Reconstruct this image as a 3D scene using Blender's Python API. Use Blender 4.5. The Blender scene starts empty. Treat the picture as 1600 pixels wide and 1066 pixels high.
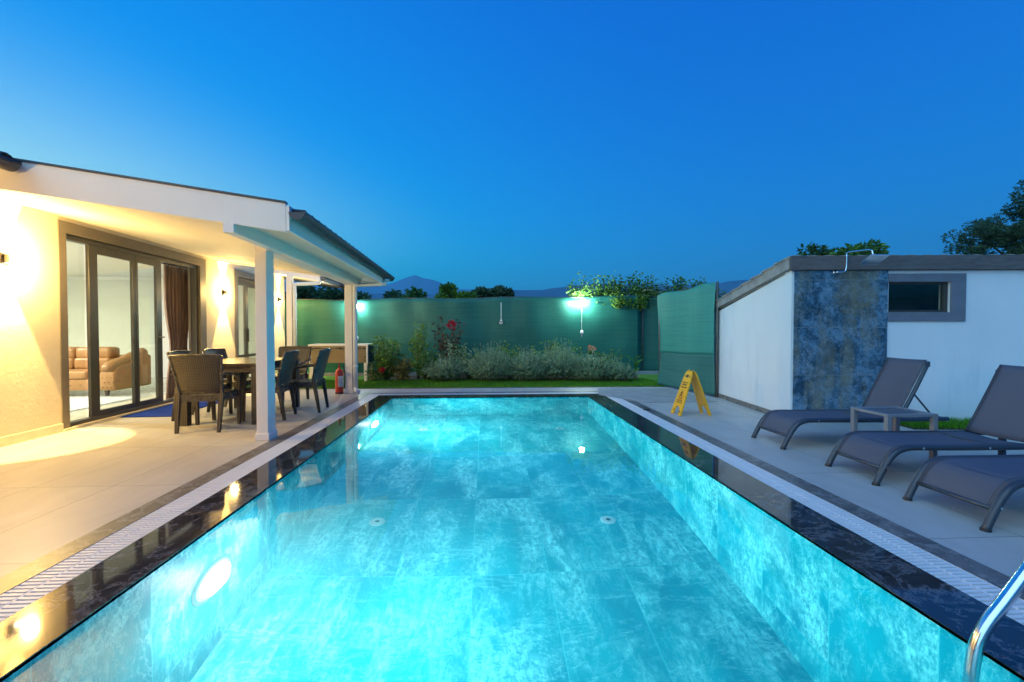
import bpy, bmesh, math, random
from math import sin, cos, pi, radians, atan2, hypot
from mathutils import Vector, Matrix, noise as mnoise

random.seed(7)
HAZE = 1.6e-4
SC = bpy.context.scene
COL = SC.collection

# ------------------------------------------------------------------ materials
class NT:
    def __init__(s, name):
        s.m = bpy.data.materials.new(name); s.m.use_nodes = True
        s.t = s.m.node_tree; s.t.nodes.clear()
        s.out = s.t.nodes.new('ShaderNodeOutputMaterial')
    def n(s, typ, **kw):
        nd = s.t.nodes.new(typ)
        for k, v in kw.items():
            if k.startswith('_'): setattr(nd, k[1:], v)
            else:
                key = k.replace('__', ' ')
                if key.isdigit(): key = int(key)
                s.set(nd.inputs[key], v)
        return nd
    def set(s, sock, v):
        if hasattr(v, 'is_output'): s.t.links.new(v, sock)
        elif isinstance(v, bpy.types.Node): s.t.links.new(v.outputs[0], sock)
        else:
            if sock.type == 'RGBA' and len(v) == 3: v = (*v, 1)
            sock.default_value = v
    def coord(s, scale=(1, 1, 1), loc=(0, 0, 0), out='Object'):
        c = s.n('ShaderNodeTexCoord'); m = s.n('ShaderNodeMapping')
        s.t.links.new(c.outputs[out], m.inputs[0])
        m.inputs['Scale'].default_value = scale; m.inputs['Location'].default_value = loc
        return m.outputs[0]
    def noise(s, vec, scale, detail=4, rough=.55, dist=0, typ=None):
        nd = s.n('ShaderNodeTexNoise', Vector=vec, Scale=scale, Detail=detail, Roughness=rough, Distortion=dist)
        if typ: nd.noise_type = typ
        return nd.outputs[0]
    def ramp(s, fac, *stops):
        r = s.n('ShaderNodeValToRGB'); s.set(r.inputs[0], fac)
        e = r.color_ramp.elements
        while len(e) < len(stops): e.new(.5)
        for el, (p, c) in zip(e, stops):
            el.position = p; el.color = (*c, 1) if len(c) == 3 else (c[0],) * 3 + (1,)
        return r.outputs[0]
    def mix(s, fac, a, b, mode='MIX'):
        x = s.n('ShaderNodeMix', _data_type='RGBA', _blend_type=mode)
        s.set(x.inputs[0], fac); s.set(x.inputs[6], a); s.set(x.inputs[7], b)
        return x.outputs[2]
    def math(s, op, a, b=0.0, c=0.0):
        x = s.n('ShaderNodeMath', _operation=op)
        s.set(x.inputs[0], a); s.set(x.inputs[1], b); s.set(x.inputs[2], c)
        return x.outputs[0]
    def bump(s, h, strength=.3, dist=.01):
        b = s.n('ShaderNodeBump', Height=h, Strength=strength, Distance=dist)
        return b.outputs[0]
    def pbr(s, col, rough=.5, metal=0, normal=None, spec=.5, **kw):
        p = s.n('ShaderNodeBsdfPrincipled'); s.set(p.inputs['Base Color'], col); s.set(p.inputs['Roughness'], rough)
        s.set(p.inputs['Metallic'], metal); s.set(p.inputs['Specular IOR Level'], spec)
        for k, v in kw.items(): s.set(p.inputs[k.replace('__', ' ')], v)
        if normal is not None: s.set(p.inputs['Normal'], normal)
        s.t.links.new(p.outputs[0], s.out.inputs[0]); return p
    def surf(s, node): s.t.links.new(node.outputs[0], s.out.inputs[0])

M = {}
def simple(name, col, rough=.5, metal=0, var=.12, scale=6, bump=0, bscale=60, bdist=.004, spec=.5):
    t = NT(name); v = t.coord()
    n = t.noise(v, scale, 5, .6)
    lo = tuple(c * (1 - var) for c in col); hi = tuple(min(1, c * (1 + var)) for c in col)
    c = t.ramp(n, (.3, lo), (.7, hi))
    nm = t.bump(t.noise(v, bscale, 3, .6), bump, bdist) if bump else None
    r = t.math('MULTIPLY_ADD', t.noise(v, scale * 2.3, 3), .2, rough - .1)
    t.pbr(c, r, metal, nm, spec); M[name] = t.m; return t.m

t = NT('stucco'); v = t.coord()
big = t.noise(v, 2.0, 5, .6); med = t.noise(v, 24, 5, .65, .6); fin = t.noise(v, 80, 4, .6)
hh = t.math('ADD', t.math('MULTIPLY', med, t.ramp(big, (.35, (.25,)), (.65, (1,)))), t.math('MULTIPLY', fin, .35))
t.pbr(t.ramp(big, (.3, (.53, .475, .385)), (.7, (.59, .53, .44))), .88, 0, t.bump(hh, .38, .010)); M['stucco'] = t.m
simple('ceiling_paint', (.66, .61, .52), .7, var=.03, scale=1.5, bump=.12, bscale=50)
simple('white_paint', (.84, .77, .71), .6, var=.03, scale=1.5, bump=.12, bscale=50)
t = NT('shed_paint'); v = t.coord()
c = t.ramp(t.noise(v, 1.1, 5, .6), (.3, (.74, .75, .77)), (.7, (.82, .82, .83)))
sv = t.coord((3.5, 3.5, .6)); c = t.mix(t.math('MULTIPLY', t.ramp(t.noise(sv, 1.6, 6, .65), (.52, (0,)), (.72, (.55,))), t.ramp(t.noise(v, .9, 3), (.45, (.1,)), (.65, (1,)))), c, (.60, .62, .66))
t.pbr(c, .75, 0, t.bump(t.noise(v, 40, 4), .2, .004)); M['shed_paint'] = t.m
simple('skirting_stone', (.62, .55, .43), .5, var=.1)
simple('surround', (.13, .11, .09), .6, var=.1, bump=.1)
simple('shed_surround', (.16, .17, .21), .6, var=.1, bump=.1)
simple('frame_metal', (.05, .047, .043), .35, .0, var=.1)
simple('door_leaf_metal', (.045, .042, .037), .35, .0, var=.08)
simple('dark_metal', (.035, .04, .05), .4, .3, var=.1)
simple('gutter_metal', (.05, .055, .07), .4, .2, var=.15)
simple('black_plastic', (.02, .02, .022), .45, 0, var=.1)
simple('white_plastic', (.75, .75, .76), .45, 0, var=.04)
simple('chrome', (.75, .77, .8), .12, 1, var=.03)
simple('steel', (.72, .74, .77), .18, 1, var=.05, scale=12)
simple('yellow_plastic', (.88, .44, .012), .42, 0, var=.05)
simple('red_paint', (.55, .045, .02), .3, 0, var=.08)
simple('dark_ink', (.03, .025, .02), .6, 0)
simple('red_ink', (.55, .12, .03), .6, 0)
simple('label_paper', (.75, .74, .72), .6, 0)
simple('roof_tile', (.05, .05, .055), .7, 0, var=.35, scale=9, bump=.2)
simple('shed_tile', (.30, .29, .28), .8, 0, var=.25, scale=7, bump=.3)
simple('interior_wall', (.82, .82, .74), .8, 0, var=.02)
simple('interior_ceiling', (.85, .84, .80), .8, 0, var=.02)
simple('interior_floor', (.55, .55, .52), .25, 0, var=.08)
simple('interior_door', (.75, .76, .75), .5, 0, var=.03)
simple('rug', (.55, .58, .60), .95, 0, var=.2, scale=5, bump=.3)
simple('leather', (.37, .18, .07), .42, 0, var=.12, scale=5, bump=.12, bscale=45)
simple('leather_dark', (.30, .13, .045), .45, 0, var=.1)
simple('dark_wood_leg', (.05, .035, .025), .4)
simple('blue_mat', (.014, .04, .27), .95, 0, var=.35, scale=60, bump=.6, bscale=120, spec=.05)
simple('foos_panel', (.20, .15, .075), .5, 0, var=.1, scale=4)
simple('foos_white', (.72, .70, .64), .5, 0, var=.04)
simple('foos_dark', (.05, .055, .07), .5, 0, var=.2)
simple('foos_field', (.06, .25, .08), .6)
simple('soil', (.06, .042, .03), .95, 0, var=.3, scale=9, bump=.6, bscale=30, bdist=.03)
simple('bark', (.09, .065, .045), .9, 0, var=.3, scale=14, bump=.5, bscale=40)
simple('twig', (.10, .085, .05), .9, 0, var=.3, scale=14)
simple('net_post', (.12, .11, .10), .6, .2, var=.2)
simple('concrete', (.30, .30, .30), .8, 0, var=.15, scale=4, bump=.2)
simple('far_wall', (.6, .58, .55), .9)
simple('far_roof', (.07, .07, .08), .9)
simple('table_slate', (.10, .115, .14), .3, 0, var=.06)
simple('table_frame', (.22, .22, .25), .42, 0, var=.06)
simple('lounge_frame', (.045, .055, .075), .38, .2, var=.06)
simple('pit_dark', (.02, .02, .022), .9)

# wooden/stone fascia of the shed
t = NT('fascia_board'); v = t.coord((1, 6, 6))
t.pbr(t.ramp(t.noise(v, 3, 6, .7, 1.5), (.3, (.085, .072, .07)), (.7, (.17, .145, .14))), .65, 0, t.bump(t.noise(v, 12, 4), .25)); M['fascia_board'] = t.m

def grid_joint(t, vec, sx, sy, w, axes=(0, 1)):
    """distance-to-joint mask for a grid of tiles sx by sy metres; returns mask(1 in joint), cell vector"""
    sp = t.n('ShaderNodeSeparateXYZ', Vector=vec)
    a, b = sp.outputs[axes[0]], sp.outputs[axes[1]]
    ms, cells = [], []
    for c, s in ((a, sx), (b, sy)):
        q = t.math('DIVIDE', c, s); fr = t.math('FRACT', q)
        d = t.math('MULTIPLY', t.math('MINIMUM', fr, t.math('SUBTRACT', 1.0, fr)), s)
        ms.append(t.math('LESS_THAN', d, w)); cells.append(t.math('FLOOR', q))
    cv = t.n('ShaderNodeCombineXYZ', X=cells[0], Y=cells[1])
    return t.math('MAXIMUM', ms[0], ms[1]), cv.outputs[0]

# deck porcelain tiles
t = NT('deck_tile'); v = t.coord(loc=(-.12, -.06, 0))
j, cell = grid_joint(t, v, .6, 1.2, .003)
wn = t.n('ShaderNodeTexWhiteNoise', Vector=cell)
off = t.n('ShaderNodeVectorMath', _operation='MULTIPLY_ADD'); t.set(off.inputs[0], wn.outputs['Color']); off.inputs[1].default_value = (9, 9, 9); t.set(off.inputs[2], v)
st = t.n('ShaderNodeMapping', Vector=off.outputs[0]); st.inputs['Scale'].default_value = (2.2, .8, 1)
n1 = t.noise(st.outputs[0], 1.6, 7, .62, .8); n2 = t.noise(off.outputs[0], 9, 4, .6)
c = t.ramp(n1, (.3, (.42, .40, .375)), (.55, (.50, .48, .45)), (.75, (.56, .54, .505)))
c = t.mix(t.math('MULTIPLY', n2, .25), c, (.33, .31, .29))
c = t.mix(t.math('MULTIPLY', wn.outputs[0], .30), c, (.33, .315, .30))
c = t.mix(j, c, (.17, .16, .145))
wet = t.noise(t.coord(), .55, 3, .5)
t.pbr(c, t.ramp(wet, (.35, (.40,)), (.65, (.52,))), 0, t.bump(t.math('SUBTRACT', t.math('MULTIPLY', n2, .25), j), .12, .003)); M['deck_tile'] = t.m

def marble(name, dark, mid, vein, rough, joint=None, axes=(0, 1), jcol=(.01, .01, .01), jw=.0015, vs=1.0, spec=.5):
    t = NT(name); v = t.coord()
    if joint:
        j, cell = grid_joint(t, v, joint[0], joint[1], jw, axes)
        wn = t.n('ShaderNodeTexWhiteNoise', Vector=cell)
        off = t.n('ShaderNodeVectorMath', _operation='MULTIPLY_ADD'); t.set(off.inputs[0], wn.outputs['Color']); off.inputs[1].default_value = (7, 7, 7); t.set(off.inputs[2], v)
        w = off.outputs[0]
    else: w = v
    n1 = t.noise(w, 2.0 * vs, 9, .72, .4)
    n2 = t.noise(w, 5 * vs, 9, .75, .4)
    vn = t.math('ABSOLUTE', t.math('SUBTRACT', t.noise(w, 1.4 * vs, 9, .68, .5), .5))
    c = t.ramp(n1, (.38, dark), (.62, mid))
    c = t.mix(t.ramp(n2, (.55, (0,)), (.75, (.55,))), c, mid)
    c = t.mix(t.ramp(vn, (.0, (.8,)), (.012, (.25,)), (.03, (0,))), c, vein)
    if joint: c = t.mix(j, c, jcol)
    t.pbr(c, rough, 0, None, spec); M[name] = t.m
marble('coping_marble', (.010, .011, .015), (.035, .036, .045), (.16, .16, .18), .05, (.62, 1.2), vs=2.2)
marble('strip_stone', (.07, .062, .058), (.17, .155, .145), (.34, .33, .32), .38, (.6, 1.2), vs=2.2)
t = NT('shower_tile'); v = t.coord()
j, cell = grid_joint(t, v, 1.25, .62, .004, (0, 2))
wn = t.n('ShaderNodeTexWhiteNoise', Vector=cell); off = t.n('ShaderNodeVectorMath', _operation='MULTIPLY_ADD'); t.set(off.inputs[0], wn.outputs['Color']); off.inputs[1].default_value = (7, 7, 7); t.set(off.inputs[2], v)
w = off.outputs[0]
a1 = t.noise(w, 3.2, 9, .72, .3); a2 = t.noise(w, 18, 9, .82, .2); a3 = t.noise(w, 5.5, 9, .75, .2)
c = t.ramp(t.math('ADD', t.math('MULTIPLY', a1, .5), t.math('MULTIPLY', a2, .5)), (.40, (.010, .021, .036)), (.49, (.042, .092, .15)), (.57, (.13, .245, .36)))
sm = t.n('ShaderNodeMapping', Vector=v); sm.inputs['Scale'].default_value = (4.5, 1, .7)
c = t.mix(t.math('MULTIPLY', t.ramp(t.noise(sm.outputs[0], 1.0, 5, .6, .2), (.48, (0,)), (.60, (.75,))), t.ramp(a3, (.35, (.3,)), (.6, (1,)))), c, (.22, .215, .155))
ve = t.math('ABSOLUTE', t.math('SUBTRACT', t.noise(w, 4.2, 9, .72, .3), .5))
c = t.mix(t.math('MULTIPLY', t.ramp(ve, (.0, (.55,)), (.006, (.2,)), (.014, (0,))), t.ramp(a1, (.45, (0,)), (.6, (1,)))), c, (.32, .36, .36))
cd = t.n('ShaderNodeVectorMath', _operation='SUBTRACT'); t.set(cd.inputs[0], v); cd.inputs[1].default_value = (.80, 0, 1.78)
cm = t.n('ShaderNodeVectorMath', _operation='MULTIPLY'); t.set(cm.inputs[0], cd.outputs[0]); cm.inputs[1].default_value = (3.6, 0, 1.9)
ln = t.n('ShaderNodeVectorMath', _operation='LENGTH'); t.set(ln.inputs[0], cm.outputs[0])
rust = t.math('ADD', ln.outputs['Value'], t.math('MULTIPLY', t.math('SUBTRACT', t.noise(v, 6, 8, .7, .3), .5), 2.2))
c = t.mix(t.math('MULTIPLY', t.ramp(rust, (.55, (.75,)), (1.0, (0,))), t.ramp(a3, (.35, (.45,)), (.6, (1,)))), c, (.19, .165, .10))
c = t.mix(t.math('MULTIPLY', t.ramp(ve, (.0, (.6,)), (.004, (.25,)), (.009, (0,))), t.ramp(a3, (.45, (0,)), (.55, (1,)))), c, (.42, .45, .44))
c = t.mix(j, c, (.17, .21, .24))
t.pbr(c, .16, 0, t.bump(j, -.2, .003)); M['shower_tile'] = t.m

# pool tiles: turquoise stone with chalky white veining; every tile its own piece of the pattern
def pool_mat(name, axes, size, stretch, stretch2):
    t = NT(name); v = t.coord(loc=(.11, .05, .0))
    j, cell = grid_joint(t, v, size[0], size[1], .0035, axes)
    wn = t.n('ShaderNodeTexWhiteNoise', Vector=cell)
    off = t.n('ShaderNodeVectorMath', _operation='MULTIPLY_ADD'); t.set(off.inputs[0], wn.outputs['Color']); off.inputs[1].default_value = (5, 5, 5); t.set(off.inputs[2], v)
    mp = t.n('ShaderNodeMapping', Vector=off.outputs[0]); mp.inputs['Scale'].default_value = stretch
    w = mp.outputs[0]
    m2 = t.n('ShaderNodeMapping', Vector=off.outputs[0]); m2.inputs['Scale'].default_value = stretch2; w2 = m2.outputs[0]
    base = t.noise(w, 1.3, 6, .62, .25)
    cloud = t.noise(w, 1.6, 9, .68, .5)
    streak = t.noise(w2, 2.2, 9, .72, .3)
    fine = t.noise(w, 17, 9, .8, .3)
    vn = t.math('ABSOLUTE', t.math('SUBTRACT', t.noise(w2, 1.5, 11, .72, .5), .5))
    vn2 = t.math('ABSOLUTE', t.math('SUBTRACT', t.noise(w, 3.4, 9, .7, .9), .5))
    c = t.ramp(base, (.32, (.002, .31, .43)), (.5, (.003, .43, .53)), (.68, (.006, .55, .64)))
    cl = t.math('MULTIPLY', t.ramp(cloud, (.47, (0,)), (.60, (1,))), t.ramp(fine, (.43, (.1,)), (.57, (1,))))
    cl = t.math('MAXIMUM', cl, t.math('MULTIPLY', t.ramp(streak, (.54, (0,)), (.68, (.75,))), t.ramp(fine, (.42, (.25,)), (.58, (1,)))))
    c = t.mix(cl, c, (.40, .96, .97))
    vv = t.math('MULTIPLY', t.ramp(vn, (.0, (.9,)), (.004, (.4,)), (.013, (0,))), t.ramp(cloud, (.38, (.1,)), (.52, (1,))))
    vv = t.math('MAXIMUM', vv, t.math('MULTIPLY', t.ramp(vn2, (.0, (.7,)), (.005, (.25,)), (.012, (0,))), t.ramp(base, (.42, (0,)), (.56, (1,)))))
    c = t.mix(vv, c, (.46, .96, .97))
    c = t.mix(t.math('MULTIPLY', j, .65), c, (.14, .76, .80))
    t.pbr(c, .6, 0, None, .06); M[name] = t.m
pool_mat('pool_floor_tile', (0, 1), (.6, 1.2), (1.6, .7, 1), (.55, 1.7, 1))
pool_mat('pool_side_tile', (1, 2), (.6, 1.2), (1, 1.7, .7), (1, 1.5, .6))
pool_mat('pool_end_tile', (0, 2), (.6, 1.2), (1.7, 1, .7), (.6, 1, 1.6))

# water
t = NT('pool_water'); v = t.coord((1, 1, 1))
h = t.math('ADD', t.noise(v, 1.6, 2, .5), t.math('MULTIPLY', t.noise(v, 5.0, 2, .5), .25))
nm = t.bump(h, .03, .05)
fr = t.n('ShaderNodeFresnel', IOR=1.33, Normal=nm)
rf = t.n('ShaderNodeBsdfRefraction', IOR=1.33, Roughness=0.0, Color=(.93, 1, 1), Normal=nm)
gl = t.n('ShaderNodeBsdfGlossy', Roughness=0.0, Color=(1, 1, 1), Normal=nm)
mx = t.n('ShaderNodeMixShader'); t.set(mx.inputs[0], fr.outputs[0]); t.set(mx.inputs[1], rf.outputs[0]); t.set(mx.inputs[2], gl.outputs[0])
t.surf(mx)
vol = t.n('ShaderNodeVolumePrincipled', Color=(.36, .93, 1), Density=.11, Anisotropy=.1); t.t.links.new(vol.outputs[0], t.out.inputs['Volume'])
WATER_NT = t
M['pool_water'] = t.m

# window glass: a thin pane, clear with a Fresnel reflection
def glass(name, tint, ior=1.5):
    t = NT(name)
    ge = t.n('ShaderNodeNewGeometry'); fr = t.n('ShaderNodeFresnel', IOR=t.math('MULTIPLY_ADD', ge.outputs['Backfacing'], 1 / ior - ior, ior))
    a = t.n('ShaderNodeBsdfTransparent', Color=tint); b = t.n('ShaderNodeBsdfGlossy', Roughness=0.0, Color=(1, 1, 1))
    mx = t.n('ShaderNodeMixShader'); t.set(mx.inputs[0], fr.outputs[0]); t.set(mx.inputs[1], a.outputs[0]); t.set(mx.inputs[2], b.outputs[0])
    t.surf(mx); M[name] = t.m
glass('pane_glass', (.93, .97, .93))

# woven rattan resin
t = NT('rattan'); v = t.coord()
w1 = t.n('ShaderNodeTexWave', Vector=v, Scale=14, Distortion=0, _bands_direction='X'); w2 = t.n('ShaderNodeTexWave', Vector=v, Scale=16, Distortion=0, _bands_direction='Z')
hh = t.math('MULTIPLY', w1.outputs[1], w2.outputs[1])
c = t.ramp(hh, (.05, (.016, .013, .012)), (.5, (.075, .062, .052)))
t.pbr(c, .42, 0, t.bump(hh, .6, .006)); M['rattan'] = t.m
simple('rattan_smooth', (.05, .046, .044), .28, 0, var=.12)
t = NT('table_top'); v = t.coord()
w1 = t.n('ShaderNodeTexWave', Vector=v, Scale=14, Distortion=0, _bands_direction='X'); w2 = t.n('ShaderNodeTexWave', Vector=v, Scale=14, _bands_direction='Y')
t.pbr((.062, .052, .045), .22, 0, t.bump(t.math('MULTIPLY', w1.outputs[1], w2.outputs[1]), .08, .002)); M['table_top'] = t.m

# lounger sling
t = NT('sling_fabric'); v = t.coord()
w1 = t.n('ShaderNodeTexWave', Vector=v, Scale=150, _bands_direction='X'); w2 = t.n('ShaderNodeTexWave', Vector=v, Scale=150, _bands_direction='Y')
c = t.mix(t.math('MULTIPLY', w1.outputs[1], .5), (.058, .07, .108), (.088, .102, .145))
c = t.mix(t.math('MULTIPLY', t.noise(v, 3, 4), .25), c, (.12, .12, .15))
sy_ = t.n('ShaderNodeSeparateXYZ', Vector=v).outputs[1]; ed = t.math('ABSOLUTE', t.math('SUBTRACT', sy_, .27))
c = t.mix(t.math('MULTIPLY', t.math('GREATER_THAN', ed, .208), .45), c, (.03, .035, .05)); c = t.mix(t.math('MULTIPLY', t.math('LESS_THAN', t.math('ABSOLUTE', t.math('SUBTRACT', ed, .206)), .0025), .8), c, (.015, .018, .025))
t.pbr(c, .75, 0, t.bump(w2.outputs[1], .1, .001)); M['sling_fabric'] = t.m

# green shade net
def net(name, a, b, d):
    t = NT(name); v = t.coord((1, 1, 1))
    w = t.n('ShaderNodeTexWave', Vector=v, Scale=11, Distortion=1.2, Detail=3, _bands_direction='Z')
    w.inputs['Detail Scale'].default_value = 1.5
    w2 = t.n('ShaderNodeTexWave', Vector=v, Scale=60, _bands_direction='X')
    s2 = t.coord((.35, .35, 9)); st = t.noise(s2, 2.5, 5, .6)
    s3 = t.coord((9, 9, .3)); sv = t.noise(s3, 1.3, 4, .6)
    c = t.mix(t.math('MULTIPLY', w.outputs[1], .4), a, b)
    c = t.mix(t.ramp(st, (.45, (0,)), (.75, (.8,))), c, d)
    c = t.mix(t.ramp(sv, (.5, (0,)), (.8, (.4,))), c, b)
    nm = t.bump(t.math('ADD', w2.outputs[1], st), .2, .006)
    df = t.n('ShaderNodeBsdfDiffuse', Color=c, Normal=nm); tr = t.n('ShaderNodeBsdfTranslucent', Color=c)
    gl = t.n('ShaderNodeBsdfGlossy', Roughness=.45, Color=(.5, .6, .55), Normal=nm)
    m1 = t.n('ShaderNodeMixShader'); m1.inputs[0].default_value = .15; t.set(m1.inputs[1], df.outputs[0]); t.set(m1.inputs[2], tr.outputs[0])
    m2 = t.n('ShaderNodeMixShader'); m2.inputs[0].default_value = .05; t.set(m2.inputs[1], m1.outputs[0]); t.set(m2.inputs[2], gl.outputs[0])
    t.surf(m2); M[name] = t.m
net('shade_net', (.018, .145, .115), (.032, .205, .155), (.012, .10, .08))
net('gate_net', (.06, .32, .27), (.09, .40, .34), (.045, .25, .21))
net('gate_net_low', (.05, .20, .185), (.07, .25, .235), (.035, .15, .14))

# foliage
def leaf(name, dark, light, tip=None, rough=.5):
    t = NT(name); g = t.n('ShaderNodeNewGeometry'); v = t.coord()
    c = t.ramp(g.outputs['Random Per Island'], (.0, dark), (.6, light), (1.0, tip or light))
    c = t.mix(t.ramp(t.noise(v, 2.2, 3), (.35, (0,)), (.7, (.6,))), c, dark)
    p = t.n('ShaderNodeBsdfPrincipled'); t.set(p.inputs['Base Color'], c); p.inputs['Roughness'].default_value = rough
    p.inputs['Specular IOR Level'].default_value = .3
    tr = t.n('ShaderNodeBsdfTranslucent', Color=c)
    m = t.n('ShaderNodeMixShader'); m.inputs[0].default_value = .3; t.set(m.inputs[1], p.outputs[0]); t.set(m.inputs[2], tr.outputs[0])
    t.surf(m); M[name] = t.m
leaf('leaf_dark', (.04, .10, .045), (.08, .18, .07), (.13, .25, .09))
leaf('leaf_mid', (.06, .14, .03), (.12, .27, .055), (.21, .39, .09))
leaf('leaf_bright', (.08, .17, .02), (.18, .34, .04), (.28, .44, .08))
leaf('leaf_yellow', (.09, .10, .02), (.22, .22, .05), (.34, .28, .08))
leaf('leaf_grey', (.16, .27, .14), (.34, .48, .28), (.48, .60, .38))
leaf('leaf_pine', (.05, .095, .045), (.10, .16, .07), (.15, .20, .09))
leaf('leaf_red', (.09, .04, .03), (.16, .10, .05), (.2, .16, .07))
leaf('leaf_canna', (.04, .13, .03), (.08, .26, .05), (.12, .32, .06), .35)
leaf('grass_blade', (.055, .20, .01), (.11, .34, .02), (.17, .42, .035))
leaf('rose_petal', (.45, .015, .03), (.65, .03, .05))
leaf('canna_petal', (.6, .25, .12), (.7, .4, .25))
simple('lawn_soil', (.06, .19, .012), .95, 0, var=.35, scale=5)

t = NT('earth'); v = t.coord()
t.pbr(t.ramp(t.noise(v, .08, 6, .6), (.35, (.03, .05, .02)), (.65, (.08, .085, .045))), .95); M['earth'] = t.m
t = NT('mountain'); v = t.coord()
t.pbr(t.ramp(t.noise(v, .0016, 7, .6), (.35, (.04, .12, .24)), (.65, (.06, .16, .31))), .95); M['mountain'] = t.m  # blue of the distant haze mixed into the base colour
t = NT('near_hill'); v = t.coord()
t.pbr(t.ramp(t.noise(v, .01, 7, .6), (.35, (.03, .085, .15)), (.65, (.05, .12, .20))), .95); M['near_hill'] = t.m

t = NT('curtain'); v = t.coord((1, 1, .25))
t.pbr(t.ramp(t.noise(v, 9, 4), (.3, (.20, .125, .09)), (.7, (.28, .18, .13))), .9); M['curtain'] = t.m

def emit(name, col, s):
    t = NT(name); e = t.n('ShaderNodeEmission', Color=col, Strength=s); t.surf(e); M[name] = t.m
emit('bulb_cold', (.80, 1, .90), 640)
emit('bulb_dim', (.80, 1, .90), 420)
emit('sconce_glow', (1, .78, .45), 60)
emit('pool_lamp_glow', (.85, .97, 1), 30)
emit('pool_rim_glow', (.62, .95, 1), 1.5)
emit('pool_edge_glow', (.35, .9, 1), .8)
emit('ceiling_glow', (1, .97, .85), 12)

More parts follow.
